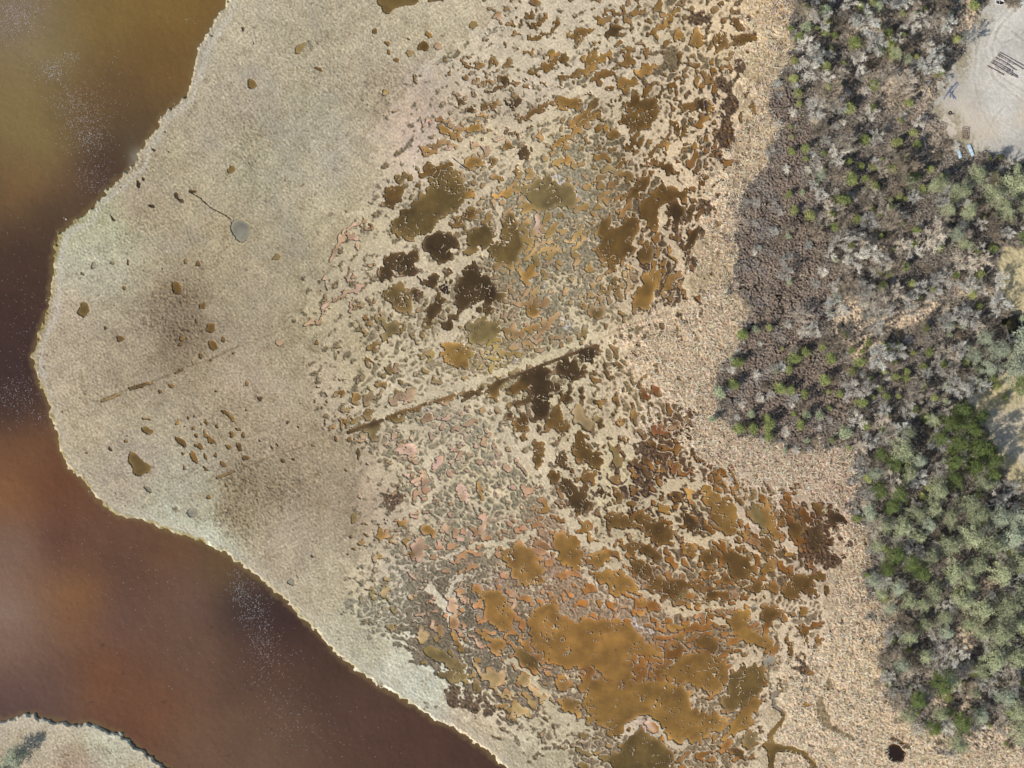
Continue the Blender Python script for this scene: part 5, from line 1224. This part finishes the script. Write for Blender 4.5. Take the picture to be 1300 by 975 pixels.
# fallen and leaning dead trunks, driftwood
def trunk(a, b, r_, z0, z1, lab, nbr=4, name='fallen_tree', cat='fallen tree'):
    A = px(*a); B = px(*b); L = math.hypot(B[0]-A[0], B[1]-A[1]); e = root_at(name, a[0], a[1], math.degrees(math.atan2(B[1]-A[1], B[0]-A[0])), lab, cat, z=0)
    m = MB(); q = (0, 0, z0); K = 6
    for k in range(K): t = (k+1)/K; p = (L*t, rv.uniform(-.05, .05)*L*.3, z0+(z1-z0)*t); m.tube(q, p, r_*(1-.6*k/K), r_*(1-.6*(k+1)/K), 7); q = p
    m.build('trunk', M_DRIFT, e, True)
    if nbr:
        for k in range(nbr):
            m = MB(); t = .4+.55*k/nbr; p = (L*t, 0, z0+(z1-z0)*t); az = rv.choice([-1, 1])*rv.uniform(.4, 1.0); l_ = L*rv.uniform(.18, .35); e_ = (p[0]+math.cos(az)*l_, p[1]+math.sin(az)*l_, p[2]+rv.uniform(0, .4)); m.tube(p, e_, r_*.45, r_*.2, 5)
            for z_ in range(3): f_ = .4+.25*z_; o_ = tuple(p[c]+(e_[c]-p[c])*f_ for c in range(3)); az2 = az+rv.uniform(-.8, .8); m.tube(o_, (o_[0]+math.cos(az2)*l_*.4, o_[1]+math.sin(az2)*l_*.4, o_[2]+.1), r_*.2, r_*.1, 4)
            m.build('branch', M_DRIFT, e, True)
for a, b, r_, z0, z1, lab in (((1171, 122), (1181, 102), .10, .7, 1.1, 'thin grey fallen trunk left of the steel pipes'), ((1171, 167), (1177, 147), .11, .5, 1.0, 'grey fallen trunk left of the pallet'), ((1175, 186), (1170, 168), .10, .5, .8, 'short dead trunk at the wood edge below the pallet'), ((1209, 566), (1223, 549), .16, 3.4, 4.2, 'white dead trunk leaning among the dark green pines'), ((1236, 613), (1268, 583), .15, 2.4, 1.0, 'long pale dead trunk leaning onto the lower clearing'), ((1105, 512), (1122, 503), .10, .7, .9, 'pale fallen trunk above the marsh edge wood'), ((1120, 678), (1134, 686), .12, 3.0, 3.2, 'pale dead trunk lying over the pines above the reed edge'), ((1160, 698), (1148, 680), .12, 3.2, 3.8, 'bleached dead trunk in the middle of the wood'), ((1250, 642), (1272, 636), .12, 3.0, 2.6, 'bleached dead branchy trunk below the lower clearing'), ((1050, 128), (1070, 121), .09, .7, .9, 'pale fallen trunk among the upper cedar bushes'), ((1275, 740), (1298, 725), .1, 3.0, 3.2, 'pale dead trunk near the right edge between the pines'), ((1150, 620), (1120, 592), .1, 2.8, 3.4, 'grey dead trunk between the dark pines at the marsh edge')): trunk(a, b, r_, z0, z1, lab)
trunk((574, 201), (599, 221), .10, .12, .05, 'bleached driftwood pole lying across two olive pools', 0, 'driftwood_pole', 'driftwood')
trunk((558, 318), (560, 322), .06, .05, .05, 'short driftwood stick beside the dark pool', 0, 'driftwood_stick', 'driftwood')

# ---------------------------------------------------------------- light, sky, camera
AZ = math.radians(217); EL = math.radians(39)          # direction TO the sun, measured from +X
sx, sy, sz = math.cos(EL)*math.cos(AZ), math.cos(EL)*math.sin(AZ), math.sin(EL)
w = bpy.data.worlds.new('World'); sc.world = w; w.use_nodes = True; nt = w.node_tree
sky = nt.nodes.new('ShaderNodeTexSky'); sky.sky_type = 'NISHITA'; sky.sun_disc = False; sky.sun_elevation = EL; sky.sun_rotation = math.atan2(sx, sy) % (2*math.pi)
nt.links.new(sky.outputs[0], nt.nodes['Background'].inputs[0]); nt.nodes['Background'].inputs[1].default_value = .10
sl = bpy.data.lights.new('sun', 'SUN'); sl.energy = 3.6; sl.angle = math.radians(.53); sl.color = (1, .965, .915)
so = link(bpy.data.objects.new('sun', sl)); so.location = (0, 0, 200)
import mathutils
so.rotation_euler = mathutils.Vector((sx, sy, sz)).to_track_quat('Z', 'Y').to_euler()
cam = bpy.data.cameras.new('camera'); co = link(bpy.data.objects.new('camera', cam)); HC = 520.0
co.location = (0, 0, HC); co.rotation_euler = (0, 0, 0); cam.sensor_fit = 'HORIZONTAL'; cam.sensor_width = 36; cam.lens = 36*HC/(1300*S); cam.clip_start = 1; cam.clip_end = 20000
sc.camera = co
vs = sc.view_settings; vs.view_transform = 'Standard'; vs.look = 'None'; vs.exposure = .2; vs.gamma = 1; vs.use_curve_mapping = False
